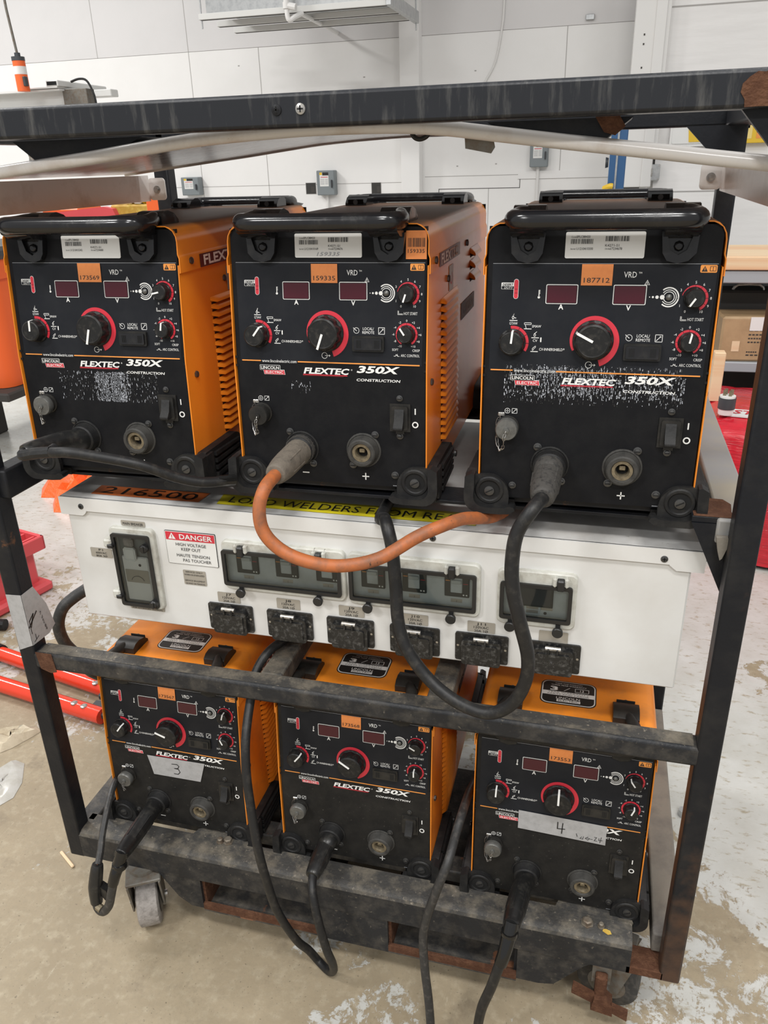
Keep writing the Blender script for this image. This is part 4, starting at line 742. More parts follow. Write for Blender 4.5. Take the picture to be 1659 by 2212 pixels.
# ================================================================== WELDING MACHINES
HB = .1566
TILT = -math.atan(.1114); TILT2 = -math.atan(.0415)
def ppy(z): return .1114 * (z - HB) if z > HB else .0415 * (z - HB)
def pf(off): return lambda u, v: (u, ppy(v) - off, v)
IK = .0009          # ink sits this far in front of the panel skin
def panel_mesh(base):
    p = M(); t = .004
    prof = [(-.036, ppy(-.036)), (HB, 0), (.352, ppy(.352))]
    out = [(y, z) for z, y in prof] + [(y + .006, z) for z, y in prof[::-1]]
    p.prism([(a, b) for a, b in out], lambda u, v, h: (h, u, v), -.1515, .1515, base)
    # overlay sheet
    p.flat([(-.1450, .3035), (-.1445, .1570), (.1460, .1570), (.1490, .3035)], pf(.0004), 'overlay')
    w = 'white_ink'; f = pf(IK); f2 = pf(IK + .0003); f3 = pf(IK + .0006)
    p.rect(-.1445, .1490, .3032, .3038, pf(.0006), 'grey_ink')
    # orange line with web address
    p.rect(-.1421, -.1105, .1574, .1592, f, 'orange_ink'); p.rect(-.0495, .1429, .1574, .1592, f, 'orange_ink')
    p.text('www.lincolnelectric.com', -.080, .1584, .0046, f, w, w=.057)
    # displays captions
    p.text('A', -.0486, .2466, .0064, f, w, bold=.02); p.text('V', .0410, .2466, .0064, f, w, bold=.02)
    p.text('VRD', .0398, .2896, .0074, f, w, w=.0165); p.text('TM', .0525, .2920, .0022, f, w)
    p.flat([(.0588, .2766), (.0660, .2766), (.0624, .2832)], f, w); p.flat([(.0600, .2773), (.0648, .2773), (.0624, .2818)], f2, 'overlay'); p.rect(.0620, .0628, .2778, .2805, f3, w)
    # thermometer badge
    p.rrect(-.1146, -.1078, .2566, .2832, .0033, f, w); p.rrect(-.1140, -.1084, .2572, .2826, .0027, f2, 'red_ink'); p.rect(-.1132, -.1092, .2695, .2699, f3, 'black_ink'); p.rect(-.1132, -.1092, .2645, .2649, f3, 'black_ink')
    p.rrect(-.1318, -.1143, .2694, .2784, .0010, f, w); p.rrect(-.1312, -.1146, .2699, .2736, .0004, f2, 'overlay'); p.text('DESERT', -.1228, .2757, .0031, f2, 'overlay', w=.0150, shear=.2, bold=.02); p.text('DUTY', -.1215, .2717, .0026, f3, w, w=.0120, shear=.2)
    p.rect(-.0800, -.0788, .2600, .2690, f, w); p.disc(-.0794, .2592, .0017, f, w, 12)
    for k in range(3): p.rect(-.0788, -.0776, .2640 + .002 * k, .2647 + .002 * k, f, w)
    # warning tile
    p.rrect(.1272, .1480, .2926, .3022, .0016, f, 'orange_ink'); p.flat([(.1288, .2940), (.1364, .2940), (.1326, .3010)], f2, 'black_ink'); p.rect(.1322, .1330, .2955, .2990, f3, 'orange_ink')
    p.rect(.1390, .1466, .2945, .3005, f2, 'black_ink'); p.rect(.1397, .1424, .2951, .2999, f3, 'orange_ink'); p.rect(.1432, .1459, .2951, .2999, f3, 'orange_ink')
    # arc signal: dots and rings
    for x, r in ((.0671, .0007), (.0713, .0014), (.0766, .0022), (.0832, .0030)): p.disc(x, .2611, r, f, w, 14)
    for r, a0, a1, t_ in ((.0064, -70, 250, .0009), (.0088, -55, 235, .0010), (.0113, -42, 222, .0017)): p.ring(.0917, .2612, r, r + t_, a0, a1, f, w)
    # hot start dial
    cx, cz = .1240, .2604
    p.ring(cx, cz, .0125, .0168, -78, 152, f, 'red_ink', r0=.0152, r0b=.0125) if False else p.ring(cx, cz, .0155, .0162, -78, 152, f, 'red_ink', r0b=.0124, r1b=.0176)
    for k in range(11):
        a = R(-150 + 30 * k); p.text(str(k), cx + .0205 * math.sin(a), cz + .0200 * math.cos(a), .0033, f, w)
        if 3 <= k: p.stroke([(cx + .0128 * math.sin(a), cz + .0128 * math.cos(a)), (cx + .0174 * math.sin(a), cz + .0174 * math.cos(a))], .0004, f2, 'black_ink')
    p.text('HOT START', .1283, .2329, .0040, f, w, w=.0205); p.stroke([(.1092, .2365), (.1092, .2312), (.1165, .2312)], .0006, f, w); p.stroke([(.1105, .2365), (.1105, .2325), (.1165, .2325)], .0005, f, w)
    # process dial
    cx, cz = -.1130, .1972
    p.ring(cx, cz, .0182, .0230, -8, 122, f, 'red_ink')
    for a in (25, 60, 92): a = R(a); p.stroke([(cx + .018 * math.sin(a), cz + .018 * math.cos(a)), (cx + .0232 * math.sin(a), cz + .0232 * math.cos(a))], .0006, f2, 'black_ink')
    p.text('GTAW', -.1125, .2235, .0036, f, w, w=.0113); p.rect(-.1182, -.1072, .2269, .2279, f, w); p.stroke([(-.1137, .2290), (-.1150, .2315), (-.1128, .2345), (-.1120, .2370), (-.1133, .2340), (-.1120, .2310), (-.1137, .2290)], .0008, f, w); p.stroke([(-.1120, .2312), (-.1095, .2308)], .0009, f, w)
    p.rect(-.0975, -.0870, .2158, .2168, f, w); p.stroke([(-.0945, .2172), (-.0960, .2220)], .0007, f, w); p.stroke([(-.0972, .2222), (-.0878, .2222), (-.0878, .2246), (-.0972, .2246), (-.0972, .2222)], .0007, f, w); p.text('SMAW', -.0802, .2200, .0034, f, w, w=.0125)
    p.rect(-.0865, -.0760, .2038, .2048, f, w); p.text('CV', -.0812, .2005, .0035, f, w, w=.0062); p.stroke([(-.0825, .2058), (-.0835, .2085), (-.0815, .2098), (-.0805, .2075), (-.0825, .2058)], .0007, f, w); p.stroke([(-.0830, .2095), (-.0795, .2125)], .0007, f, w); p.rrect(-.0741, -.0724, .1985, .2050, .0007, f, w)
    p.rect(-.0868, -.0765, .1848, .1858, f, w); p.stroke([(-.0838, .1866), (-.0846, .1890), (-.0820, .1918), (-.0800, .1928)], .0007, f, w); p.stroke([(-.0838, .1868), (-.0818, .1895), (-.0798, .1915)], .0006, f, w); p.text('CV-INNERSHIELD', -.0585, .1887, .0036, f, w, w=.0325); p.text('®', -.0408, .1895, .0022, f, w)
    # output dial
    p.ring(-.0020, .2022, .0270, .0310, -118, 162, f, 'red_ink', n=40, r0b=.0268, r1b=.0365)
    p.ring(-.0055, .1690, .0040, .0047, 0, 360, f, w); p.rect(-.0048, .0022, .1686, .1694, f, w); p.flat([(.0016, .1708), (.0040, .1690), (.0016, .1672)], f, w)
    # local / remote
    p.ring(.0455, .2072, .0038, .0044, -40, 310, f, w); p.stroke([(.0458, .2068), (.0408, .2110)], .0008, f, w); p.text('LOCAL/', .0640, .2100, .0040, f, w, w=.0170); p.text('REMOTE', .0640, .2046, .0040, f, w, w=.0185)
    for q in ([(.0798, .2026), (.0890, .2026), (.0890, .2120), (.0798, .2120), (.0798, .2026)],): p.stroke(q, .0007, f, w)
    p.stroke([(.0812, .2040), (.0868, .2098)], .0008, f, w); p.flat([(.0850, .2102), (.0874, .2104), (.0872, .2080)], f, w)
    # arc control dial
    cx, cz = .1226, .2030
    p.ring(cx, cz, .0132, .0165, -150, 150, f, 'red_ink')
    for k, s_ in enumerate(('-10', '-8', '-6', '-4', '-2', '0', '+2', '+4', '+6', '+8', '+10')):
        a = R(-150 + 30 * k); p.text(s_, cx + .0202 * math.sin(a), cz + .0197 * math.cos(a), .0031, f, w)
        if 0 < k < 10: p.stroke([(cx + .0130 * math.sin(a), cz + .0130 * math.cos(a)), (cx + .0167 * math.sin(a), cz + .0167 * math.cos(a))], .0004, f2, 'black_ink')
    p.text('SOFT', .1055, .1806, .0034, f, w, w=.0095); p.text('CRISP', .1372, .1800, .0034, f, w, w=.0112); p.text('ARC CONTROL', .1283, .1724, .0038, f, w, w=.0285); p.stroke([(.1035, .1712), (.1060, .1712), (.1068, .1738), (.1085, .1715), (.1088, .1742), (.1092, .1710), (.1118, .1710)], .0006, f, w)
    # maker's mark and model name
    p.rrect(-.1130, -.0788, .1438, .1520, .0013, f, w); p.rrect(-.1124, -.0794, .1443, .1515, .0010, f2, 'black_ink'); p.text('LINCOLN', -.0959, .1479, .0046, f3, w, w=.0300, bold=.015)
    p.flat([(-.1075, .1443), (-.1060, .1372), (-.0712, .1372), (-.0722, .1448), (-.0785, .1448), (-.0788, .1438)], f, w); p.flat([(-.1068, .1438), (-.1055, .1377), (-.0718, .1377), (-.0727, .1443), (-.0770, .1438)], f2, 'red_ink'); p.text('ELECTRIC', -.0890, .1408, .0038, f3, w, w=.0295, bold=.01)
    p.text('FLEXTEC', -.0035, .1452, .0086, f, w, w=.0745, bold=.035, shear=.22); p.text('®', .0372, .1482, .0024, f, w); p.flat([(-.0418, .1383), (.0300, .1383), (.0300, .1397), (-.0415, .1397)], f, 'red_ink'); p.flat([(-.0422, .1368), (.0240, .1368), (.0240, .1375), (-.0420, .1375)], f, 'maroon')
    p.text('350X', .0790, .1497, .0098, f, w, w=.0680, bold=.035, shear=.22); p.text('CONSTRUCTION', .0790, .1336, .0038, f, w, w=.0690, bold=.02, shear=.15)
    # lower symbols
    p.ring(-.1154, .0986, .0034, .0040, 0, 360, f, w)
    for a, b in ((0, .0018), (0, -.0018), (.0018, 0), (-.0018, 0), (0, 0)): p.disc(-.1154 + a, .0986 + b, .0006, f, w, 8)
    p.stroke([(-.1087, .0952), (-.1015, .0952), (-.1015, .1022), (-.1087, .1022), (-.1087, .0952)], .0006, f, w); p.stroke([(-.1076, .0963), (-.1030, .1008)], .0007, f, w); p.flat([(-.1042, .1012), (-.1024, .1013), (-.1026, .0995)], f, w)
    p.rect(.1352, .1370, .0832, .0926, f, w); p.ring(.1361, .0672, .0031, .0050, 0, 360, f, w)
    p.rect(-.0513, -.0400, -.0221, -.0203, f, w); p.rect(.0494, .0608, -.0223, -.0205, f, w); p.rect(.0542, .0560, -.0271, -.0157, f, w)
    for k in range(6): p.rect(.1000 + .0021 * k, .1014 + .0021 * k, -.0345, -.0332, f, 'grey_ink')
    # slots at the bend
    for s_ in (-1, 1):
        for z in (.163, .150): p.rect(s_ * .1512 - .002, s_ * .1512 + .002, z - .0018, z + .0018, pf(.0012), 'hole_black')
    return p
SHP = [(.1575, .2885), (.1575, .3095), (.1560, .3135), (.1553, .316), (.1553, .334), (.1540, .3415), (.1500, .3490), (.1440, .3545), (.1370, .3568), (.10, .3572)]
DEP = .615
def cover_mesh(m):
    p = M(); prof = SHP + [(-x, z) for x, z in SHP[::-1]]; th = .0016
    inn = [(x - math.copysign(th, x) * (1 if abs(x) > .139 else 0), z - (th if abs(x) < .150 else 0)) for x, z in prof]; n = len(prof)
    def ring_(pts, back): return [(x, (ppy(z) - .0042) if not back else DEP, z) for x, z in pts]
    vs = ring_(prof, 0) + ring_(prof, 1) + ring_(inn, 0) + ring_(inn, 1)
    fs = []
    for i in range(n - 1): fs += [(i, i + 1, n + i + 1, n + i), (2 * n + i, 3 * n + i, 3 * n + i + 1, 2 * n + i + 1), (i, 2 * n + i, 2 * n + i + 1, i + 1), (n + i, n + i + 1, 3 * n + i + 1, 3 * n + i)]
    for i in (0, n - 1): fs.append((i, n + i, 3 * n + i, 2 * n + i))
    p.add(vs, fs, m); return p
def side_mesh(s, m):
    # s = +1 right, -1 left: flat sheet with front edge following the panel, louvres pressed outwards
    p = M(); x = s * .155; xi = s * .1532
    zs = [-.043, 0, HB, .300]
    vs = []; 
    for xx in (x, xi):
        for z in zs: vs += [(xx, ppy(z) - .0042, z), (xx, DEP, z)]
    fs = []
    for k in range(3): a = 2 * k; fs += [(a, a + 1, a + 3, a + 2), (8 + a, 8 + a + 2, 8 + a + 3, 8 + a + 1), (a, a + 2, 8 + a + 2, 8 + a)]
    fs += [(0, 8, 9, 1), (6, 7, 15, 14)]
    p.add(vs, fs, m)
    def louvre(y0, y1, zt, h, d):
        n = 12; q = 4; vs = []; 
        for j in range(q + 1):
            t = j / q
            for i in range(n + 1):
                u = i / n; y = y0 + (y1 - y0) * u; e = min(1, math.sin(math.pi * min(max(u, .0), 1)) * 4.0) ; e = e if e < 1 else 1
                vs.append((x + s * (.0003 + d * e * math.sin(t * math.pi / 2)), y, zt - h * t - (0 if e >= 1 else (1 - e) * -h * .35 * t)))
        fs = [(j * (n + 1) + i, j * (n + 1) + i + 1, (j + 1) * (n + 1) + i + 1, (j + 1) * (n + 1) + i) for j in range(q) for i in range(n)]
        p.add(vs, fs, m)
        b = vs[-(n + 1):]; p.add(b + [(x + s * .0004, v[1], v[2] + .0005) for v in b], [(i, i + 1, n + 2 + i, n + 1 + i) for i in range(n)], 'louvre_gap')
        # slot seen below the lip
        p.add([(x + s * .0003, y0 + .004, zt - h - .0028), (x + s * .0003, y1 - .004, zt - h - .0028), (x + s * .0003, y1 - .003, zt - h + .001), (x + s * .0003, y0 + .003, zt - h + .001)], [(0, 1, 2, 3)], 'louvre_gap')
    for k in range(19): louvre(.104, .262, .2385 - k * .0124, .0098, .0062)
    for k in range(3): louvre(.40, .50, .286 - k * .022, .015, .009)
    return p
def arc2(cu, cv, r, a0, a1, n=5): return [(cu + r * math.sin(R(a0 + (a1 - a0) * i / n)), cv + r * math.cos(R(a0 + (a1 - a0) * i / n))) for i in range(n + 1)]
def foot_mesh(s, front=True):
    p = M(); fn = lambda u, v, h: (s * u, ppy(v) - h, v)
    p.prism([(.162, .0), (.162, -.052), (.108, -.052), (.1075, -.030)] + arc2(.1385, -.030, .0305, -90, 0, 7), fn, .0085, .0004, 'rubber')
    # thick J-shaped rim down the outer side and along the bottom
    rim = [(.1590, .003), (.1640, .0045), (.1735, -.001), (.1745, -.028)] + arc2(.1505, -.0335, .0240, 100, 175, 6) + [(.120, -.0575), (.104, -.0560), (.0965, -.0500), (.0985, -.0455), (.1050, -.0440), (.112, -.0470), (.140, -.0475)] + arc2(.1440, -.0315, .0160, 178, 95, 5) + [(.1590, -.010)]
    p.prism(rim, fn, .0195, .0, 'rubber')
    p.lathe([(.0225, .0085), (.0205, .0105), (.0170, .0105), (.0150, .0088), (.0148, .0086)], lambda a, b, h: (s * .1370 + a, ppy(-.024) - h, -.024 + b), 'rubber', n=28, cap0=False, cap1=False)
    p.disc(s * .1370, -.024, .0150, lambda u, v: (u, ppy(-.024) - .0089, v), 'hole_black', 24)
    # side wrap with ribs and a rounded tail
    sw = [(-.012, -.0565), (-.012, -.004), (-.004, .002), (.085, .001)] + arc2(.112, -.027, .028, 0, 90, 6) + [(.139, -.046), (.128, -.0565)]
    p.prism(sw, lambda u, v, h: (s * h, u, v), .1555, .1700, 'rubber')
    p.prism([(-.010, -.050), (-.010, -.001), (.014, -.001), (.014, -.050)], lambda u, v, h: (s * h, u, v), .169, .1745, 'rubber')
    for k in range(4): p.prism([(.024, -.050 + .0125 * k), (.120, -.046 + .0105 * k), (.122, -.041 + .0105 * k), (.024, -.043 + .0125 * k)], lambda u, v, h: (s * h, u, v), .1695, .1752, 'rubber')
    p.box(min(s * .100, s * .157), max(s * .100, s * .157), .0, .128, -.0565, -.0435, 'rubber')
    p.lathe([(.006, 0), (.006, .003), (.003, .004)], lambda a, b, h: (s * (.1755 + h), .127 + a, -.022 + b), 'screw_dark', n=10)
    return p
def handle_mesh(mm, front=True):
    p = M()
    z = .3625; path = [(-.098, .062, .366), (-.110, .035, .3665), (-.116, .006, z), (-.113, -.020, z), (-.098, -.031, z), (-.06, -.0335, z), (0, -.034, z), (.06, -.0335, z), (.098, -.031, z), (.113, -.020, z), (.116, .006, z), (.110, .035, .3665), (.098, .062, .366)]
    p.tube(path, [.009, .0105, .0125, .0128, .0128, .0126, .0126, .0126, .0128, .0128, .0125, .0105, .009], mm, n=16, sub=5)
    for s in (-1, 1):
        # top mounting shoe with hollow
        p.prism([(.038, .3572), (.092, .3572), (.092, .362), (.080, .372), (.062, .377), (.048, .376), (.038, .370)], lambda u, v, h, s=s: (s * h, u, v), .078, .122, mm)
        p.box(s * .100 - .016, s * .100 + .016, .0905, .0928, .3595, .3690, 'hole_black'); p.lathe([(.005, 0), (.005, .002)], lambda a, b, h, s=s: (s * .1 + a, .094 - h, .364 + b), 'screw_dark', n=8)
        # leg down to the panel lug
        pr = [(-.034, .362), (-.028, .350), (-.012, .342), (.004, .340), (ppy(.34), .333), (ppy(.335) + .0, .358)]
        p.prism(pr, lambda u, v, h, s=s: (s * h, u, v), .076, .119, mm)
        lug = rr_poly(.077, .117, .309, .350, .016)
        p.prism(lug, lambda u, v, h, s=s: (s * u, ppy(v) - h, v), .0055, .0003, mm)
        wall = [(.074, .345), (.080, .345), (.086, .322), (.0965, .3155), (.107, .322), (.115, .345), (.121, .345), (.119, .318), (.110, .3085), (.0965, .305), (.083, .3085), (.077, .318)]
        p.prism(wall, lambda u, v, h, s=s: (s * u, ppy(v) - h, v), .012, .0003, mm)
        p.lathe([(.0065, .0050), (.0065, .0085), (.004, .0105), (.0003, .0105)], lambda a, b, h, s=s: (s * .0968 + a, ppy(.326) - h, .326 + b), mm, n=8)
    return p
def knob_mesh(r, h, n, m='knob_black'):
    p = M(); N = n * 6
    mod = lambda a, hh: 1 - (.085 * max(0, math.cos(n * a)) ** .7 if (0.12 * h < hh < .86 * h and math.cos(n * a) > 0) else 0)
    p.lathe([(r * 1.08, .001), (r * 1.06, h * .10), (r * 1.0, h * .16), (r * .98, h * .45), (r * .96, h * .80), (r * .90, h * .93), (r * .80, h * 1.0), (r * .77, h * .985), (r * .70, h * .99)], lambda a, b, hh: (a, -hh, b), m, n=N, mod=mod)
    return p
def pointer_mesh(r, h, w):
    p = M(); p.box(-w / 2, w / 2, -h * 1.0 - .0008, -h * .97, 0, r * .92, 'white_ink'); p.flat([(-w / 2, r * .92), (w / 2, r * .92), (w / 2, r * 1.005), (-w / 2, r * 1.005)], lambda u, v: (u, -h * (1.0 if v < r * .95 else .45) - .0008, v), 'white_ink'); return p
def mrot(tilt, phi): return (Matrix.Rotation(tilt, 3, 'X') @ Matrix.Rotation(R(phi), 3, 'Y')).to_euler()
def panel_screw(par, x, z, r=.0062, m='screw_dark', nm='panel_screw'):
    p = M(); p.lathe([(r * 1.15, 0), (r * 1.1, .0014), (r * .8, .0018), (r * .75, .0042), (r * .3, .0048)], lambda a, b, h: (x + a, ppy(z) - .0003 - h, z + b), m, n=12)
    g = lambda u, v: (x + u, ppy(z) - .0054, z + v); p.rect(-r * .7, r * .7, -r * .12, r * .12, g, 'hole_black'); return obj(nm, p, par)
KNOBS = {'hot': (.1240, .2604, .0128, .0165, 7, .0024), 'mode': (-.1130, .1972, .0178, .0195, 8, .0028), 'main': (-.0020, .2022, .0258, .0215, 10, .0034), 'arc': (.1226, .2030, .0126, .0165, 7, .0024)}
def make_welder():
    t = thing('welding_machine', None, 'welding machine', (0, 0, 0), 0, 'welding machines on the rack')
    obj('front_panel', panel_mesh('panel_black'), t, ang=30)
    obj('top_cover', cover_mesh('orange_paint'), t, ang=50); obj('side_panel', side_mesh(1, 'orange_paint'), t, ang=40); obj('side_panel', side_mesh(-1, 'orange_paint'), t, ang=40)
    p = M(); p.box(-.1525, .1525, .004, DEP - .004, -.048, -.036, 'rack_steel'); p.box(-.150, .150, .040, DEP - .006, -.036, .30, 'hole_black'); tag(obj('base_tray', p, t), 'black base tray')
    p = M(); p.box(-.154, .154, DEP - .004, DEP, -.043, .352, 'panel_black'); obj('rear_panel', p, t)
    tag(obj('front_handle', handle_mesh('plastic_black'), t, ang=50, bevel=.0025), 'glossy black carry handle')
    hp = handle_mesh('plastic_black')
    hp.v = [(x, DEP - .0 - y if z > .3571 else DEP - y + ppy(z) * 2 - .0, z) for x, y, z in hp.v]
    tag(obj('rear_handle', hp, t, ang=50, bevel=.0025), 'glossy black carry handle')
    for s in (-1, 1):
        f = obj('corner_bumper', foot_mesh(s), t, ang=40, bevel=.003)
        p = M(); p.lathe([(.0078, .0086), (.0075, .0112), (.003, .0120)], lambda a, b, h: (s * .137 + a, ppy(-.024) - h, -.024 + b), 'screw_dark', n=14); g = lambda u, v: (s * .137 + u, ppy(-.024) - .0124, -.024 + v); p.stroke([(-.005, -.0028), (.005, .0028)], .0016, g, 'hole_black'); obj('screw', p, f)
        b = foot_mesh(s); b.v = [(x, DEP - y, z) for x, y, z in b.v]; obj('corner_bumper', b, t, ang=40, bevel=.003)
    for x0, x1 in ((-.0700, -.0270), (.0195, .0627)):
        d = M(); f = pf(IK); d.rrect(x0, x1, .2506, .2766, .0020, pf(IK), 'white_ink'); d.rrect(x0 + .0010, x1 - .0010, .2516, .2756, .0014, pf(IK + .0003), 'black_ink'); d.rect(x0 + .0018, x1 - .0018, .2524, .2748, pf(IK + .0007), 'display_red'); tag(obj('display', d, t), 'dark red digital display')
    p = M(); p.lathe([(.0042, 0), (.004, .002), (.0022, .0038), (.0003, .0043)], lambda a, b, h: (.0917 + a, ppy(.2612) - IK - h, .2612 + b), 'grey_cap', n=16); obj('indicator_light', p, t)
    for k, (x, z, r, h, n, w) in KNOBS.items():
        o = obj('knob', knob_mesh(r, h, n), t, ang=28, loc=(x, ppy(z) - IK, z)); o['dial'] = k; tag(obj('pointer', pointer_mesh(r, h, w), o), 'white pointer line')
    # local / remote rocker
    p = M(); x0, x1, z0, z1 = .0398, .0888, .1775, .1998; fn = lambda u, v, h: (u, ppy(v) - h, v)
    p.prism(rr_poly(x0, x1, z0, z1, .002), fn, .0050, .0005, 'plastic_dusty'); p.prism(rr_poly(x0 + .003, x1 - .003, z0 + .0028, z1 - .0028, .0018), fn, .0078, .005, 'plastic_black')
    for xc in (.0505, .0785):
        for k in range(-2, 3): p.rect(xc + k * .0016 - .0004, xc + k * .0016 + .0004, z0 + .0055, z1 - .0055, pf(.0082), 'hole_black')
    obj('rocker_switch', p, t, bevel=.0008)
    # power switch
    q = M(); fn = lambda u, v, h: (u, ppy(v) - h, v); q.prism([(.0966, .0993), (.1289, .0993), (.1289, .0560), (.1190, .0560), (.1190, .0520), (.1060, .0520), (.1060, .0560), (.0966, .0560)], fn, .003, .0003, 'plastic_dusty'); q.prism(rr_poly(.1000, .1255, .0600, .0965, .003), fn, .0075, .003, 'plastic_dusty'); ps = obj('power_switch', q, t, bevel=.0008)
    q = M(); q.prism([(ppy(.09) - .007, .0935), (ppy(.09) - .010, .088), (ppy(.07) - .013, .0755), (ppy(.066) - .021, .066), (ppy(.066) - .020, .0615), (ppy(.066) - .007, .0625)], lambda u, v, h: (h, u, v), .1055, .1200, 'rubber'); obj('toggle_lever', q, ps, bevel=.0015)
    # sockets
    for sx, sz in ((-.0500, .0200), (.0530, .0220)):
        q = M(); fn = lambda a, b, h, sx=sx, sz=sz: (sx + a, ppy(sz) - h, sz + b)
        q.lathe([(.0285, .0004), (.0280, .0020), (.0262, .0026), (.0250, .0018), (.0240, .0050), (.0225, .0165), (.0205, .0185), (.0165, .0185), (.0150, .0150)], fn, 'socket_grey' if sx > 0 else 'rubber', n=32, cap1=False); so = obj('output_socket', q, t, ang=30)
        q = M(); q.lathe([(.0152, .0130), (.0148, .0155), (.0105, .0155), (.0092, .0120), (.0088, .0020)], fn, 'brass', n=28, cap0=False); q.disc(sx, sz, .0092, lambda u, v: (u, ppy(sz) - .0032, v), 'hole_black', 20); q.box(sx - .0045, sx + .0045, ppy(sz) - .0118, ppy(sz) - .004, sz - .0005, sz + .006, 'brass', .001); tag(obj('brass_insert', q, so), 'dull brass contact ring')
        for dx, dz in ((-.019, .026), (.018, -.025)):
            if sx > 0: dx = -dx
            panel_screw(t, sx + dx, sz + dz, .0055)
    for x, z, r in ((.1119, .1075, .0045), (.1121, .0482, .0048), (-.1036, -.0162, .0052), (.1036, -.0162, .0056)): panel_screw(t, x, z, r)
    # remote connector with cap and chain
    q = M(); fn = lambda a, b, h: (-.1140 + a, ppy(.0755) - h, .0755 + b); q.lathe([(.0165, .0003), (.0165, .003), (.0148, .0035), (.0148, .016), (.0140, .0175)], fn, 'plastic_dusty', n=24); cc = obj('remote_connector', q, t)
    q = M(); q.lathe([(.0160, .010), (.0165, .013), (.0165, .019), (.0150, .0215), (.0045, .0222), (.004, .0250), (.0003, .0255)], fn, 'grey_cap', n=28); tag(obj('connector_cap', q, cc), 'grey metal screw cap')
    q = M(); pts = [(-.114, -.027, .0755), (-.1165, -.030, .066), (-.117, -.026, .056), (-.1185, -.020, .046), (-.124, -.018, .041), (-.128, -.013, .052), (-.130, -.009, .068), (-.129, -.006, .084), (-.124, -.004, .093)]
    for i in range(len(pts) - 1):
        a, b = Vector(pts[i]), Vector(pts[i + 1]); d = (b - a)
        for k in range(2):
            c0 = a + d * (k / 2); c1 = a + d * ((k + 1.15) / 2); sd = Vector((.0013, 0, 0)) if (i + k) % 2 else Vector((0, .0013, 0)); q.tube([c0 + sd, (c0 + c1) / 2 + sd * 1.4, c1 + sd], .00055, 'steel', n=5, sub=2); q.tube([c0 - sd, (c0 + c1) / 2 - sd * 1.4, c1 - sd], .00055, 'steel', n=5, sub=2)
    q.box(-.129, -.119, -.005, -.001, .090, .096, 'steel', .001); tag(obj('cap_chain', q, cc), 'thin steel retaining chain')
    # side fixings and name strip
    for s in (-1, 1):
        q = M(); g = lambda u, v: (s * .1582, u, v); q.flat([(.078, .3100), (.265, .3100), (.265, .2895), (.078, .2895)], g, 'maroon'); g2 = lambda u, v: (s * .1586, u if s > 0 else .343 - u, v); q.text('FLEXTEC', .166, .2998, .0145, g2, 'white_ink', w=.150, bold=.03); tag(obj('side_badge', q, t), 'maroon strip with white lettering')
        for y, z in ((.0477, .3035), (.024, .128), (.3386, .3011), (.165, .262)):
            q = M(); q.lathe([(.0055, 0), (.0055, .003), (.003, .004)], lambda a, b, h: (s * (.1553 + (.0025 if z > .29 else 0) + h), y + a, z + b), 'screw_dark', n=6); obj('side_screw', q, t)
        q = M(); g = lambda u, v: (s * .1557, u, v); q.flat([(.175, .280), (.215, .280), (.215, .240), (.175, .240)], g, 'nameplate'); g2 = lambda u, v: (s * .1560, u, v); q.ring(.195, .26, .008, .011, 40, 300, g2, 'red_ink'); obj('side_label', q, t); q = M(); q.flat([(.30, .20), (.46, .20), (.46, .17), (.30, .17)], g, 'black_ink'); q.text('LINCOLN', .38, .185, .016, lambda u, v: (s * .1561, u if s > 0 else .76 - u, v), 'grey_ink', w=.13); obj('side_label', q, t)
    return t
def sticker(par, u0, u1, v0, v1, txt, tw, off=.0018, barcode=False, num_h=.0062, rot=0):
    p = M(); f = pf(off); p.flat([(u0, v0), (u1, v0), (u1, v1), (u0, v1)], f, 'sticker_orange')
    g = pf(off + .0003); cx = (u0 + u1) / 2
    if barcode:
        rn = random.Random(2); x = u0 + .003
        while x < u1 - .003: w = rn.choice((.0003, .0006, .0009)); p.rect(x, x + w, v1 - .022, v1 - .010, g, 'black_ink'); x += w + rn.choice((.0003, .0005, .0008))
        p.text(txt, cx, v1 - .0275, .0050, g, 'black_ink', w=tw)
    else: p.text(txt, cx, v0 + .0068, num_h, g, 'black_ink', w=tw)
    return tag(obj('asset_sticker', p, par), 'orange asset sticker reading ' + txt)
def serial_label(par, code, serial, order, dx=0, extra=None):
    p = M(); fn = lambda u, v, h: (u + dx, ppy(v) - h, v); p.prism(rr_poly(-.0480, .0550, .3105, .3440, .0022), fn, .0016, .0004, 'label_white'); g = lambda u, v: (u + dx, ppy(v) - .002, v); k = 'black_ink'
    p.text('Code:', -.0405, .3375, .0020, g, k, align='L'); p.text(code, -.0340, .3378, .0030, g, k, w=.0180, align='L'); p.text('Serial:', -.0410, .3225, .0020, g, k, align='L'); p.text(serial, -.0330, .3227, .0030, g, k, w=.0215, align='L')
    p.text('K4271-S1', .0040, .3268, .0030, g, k, w=.0180, align='L'); p.text('Order:', .0040, .3225, .0020, g, k, align='L'); p.text(order, .0110, .3227, .0030, g, k, w=.0150, align='L')
    rn = random.Random(len(serial) + 5)
    for xa, xb, za, zb in ((-.0410, -.0125, .3288, .3350), (.0040, .0345, .3320, .3385)):
        x = xa
        while x < xb: w = rn.choice((.0003, .0006, .001)); p.rect(x, x + w, za, zb, g, k); x += w + rn.choice((.0004, .0007, .001))
    if extra: p.text(extra, .004, .3155, .0052, lambda u, v: g(u, v), 'grey_ink', w=.036, shear=.25)
    tag(obj('serial_label', p, par), 'white barcode label')
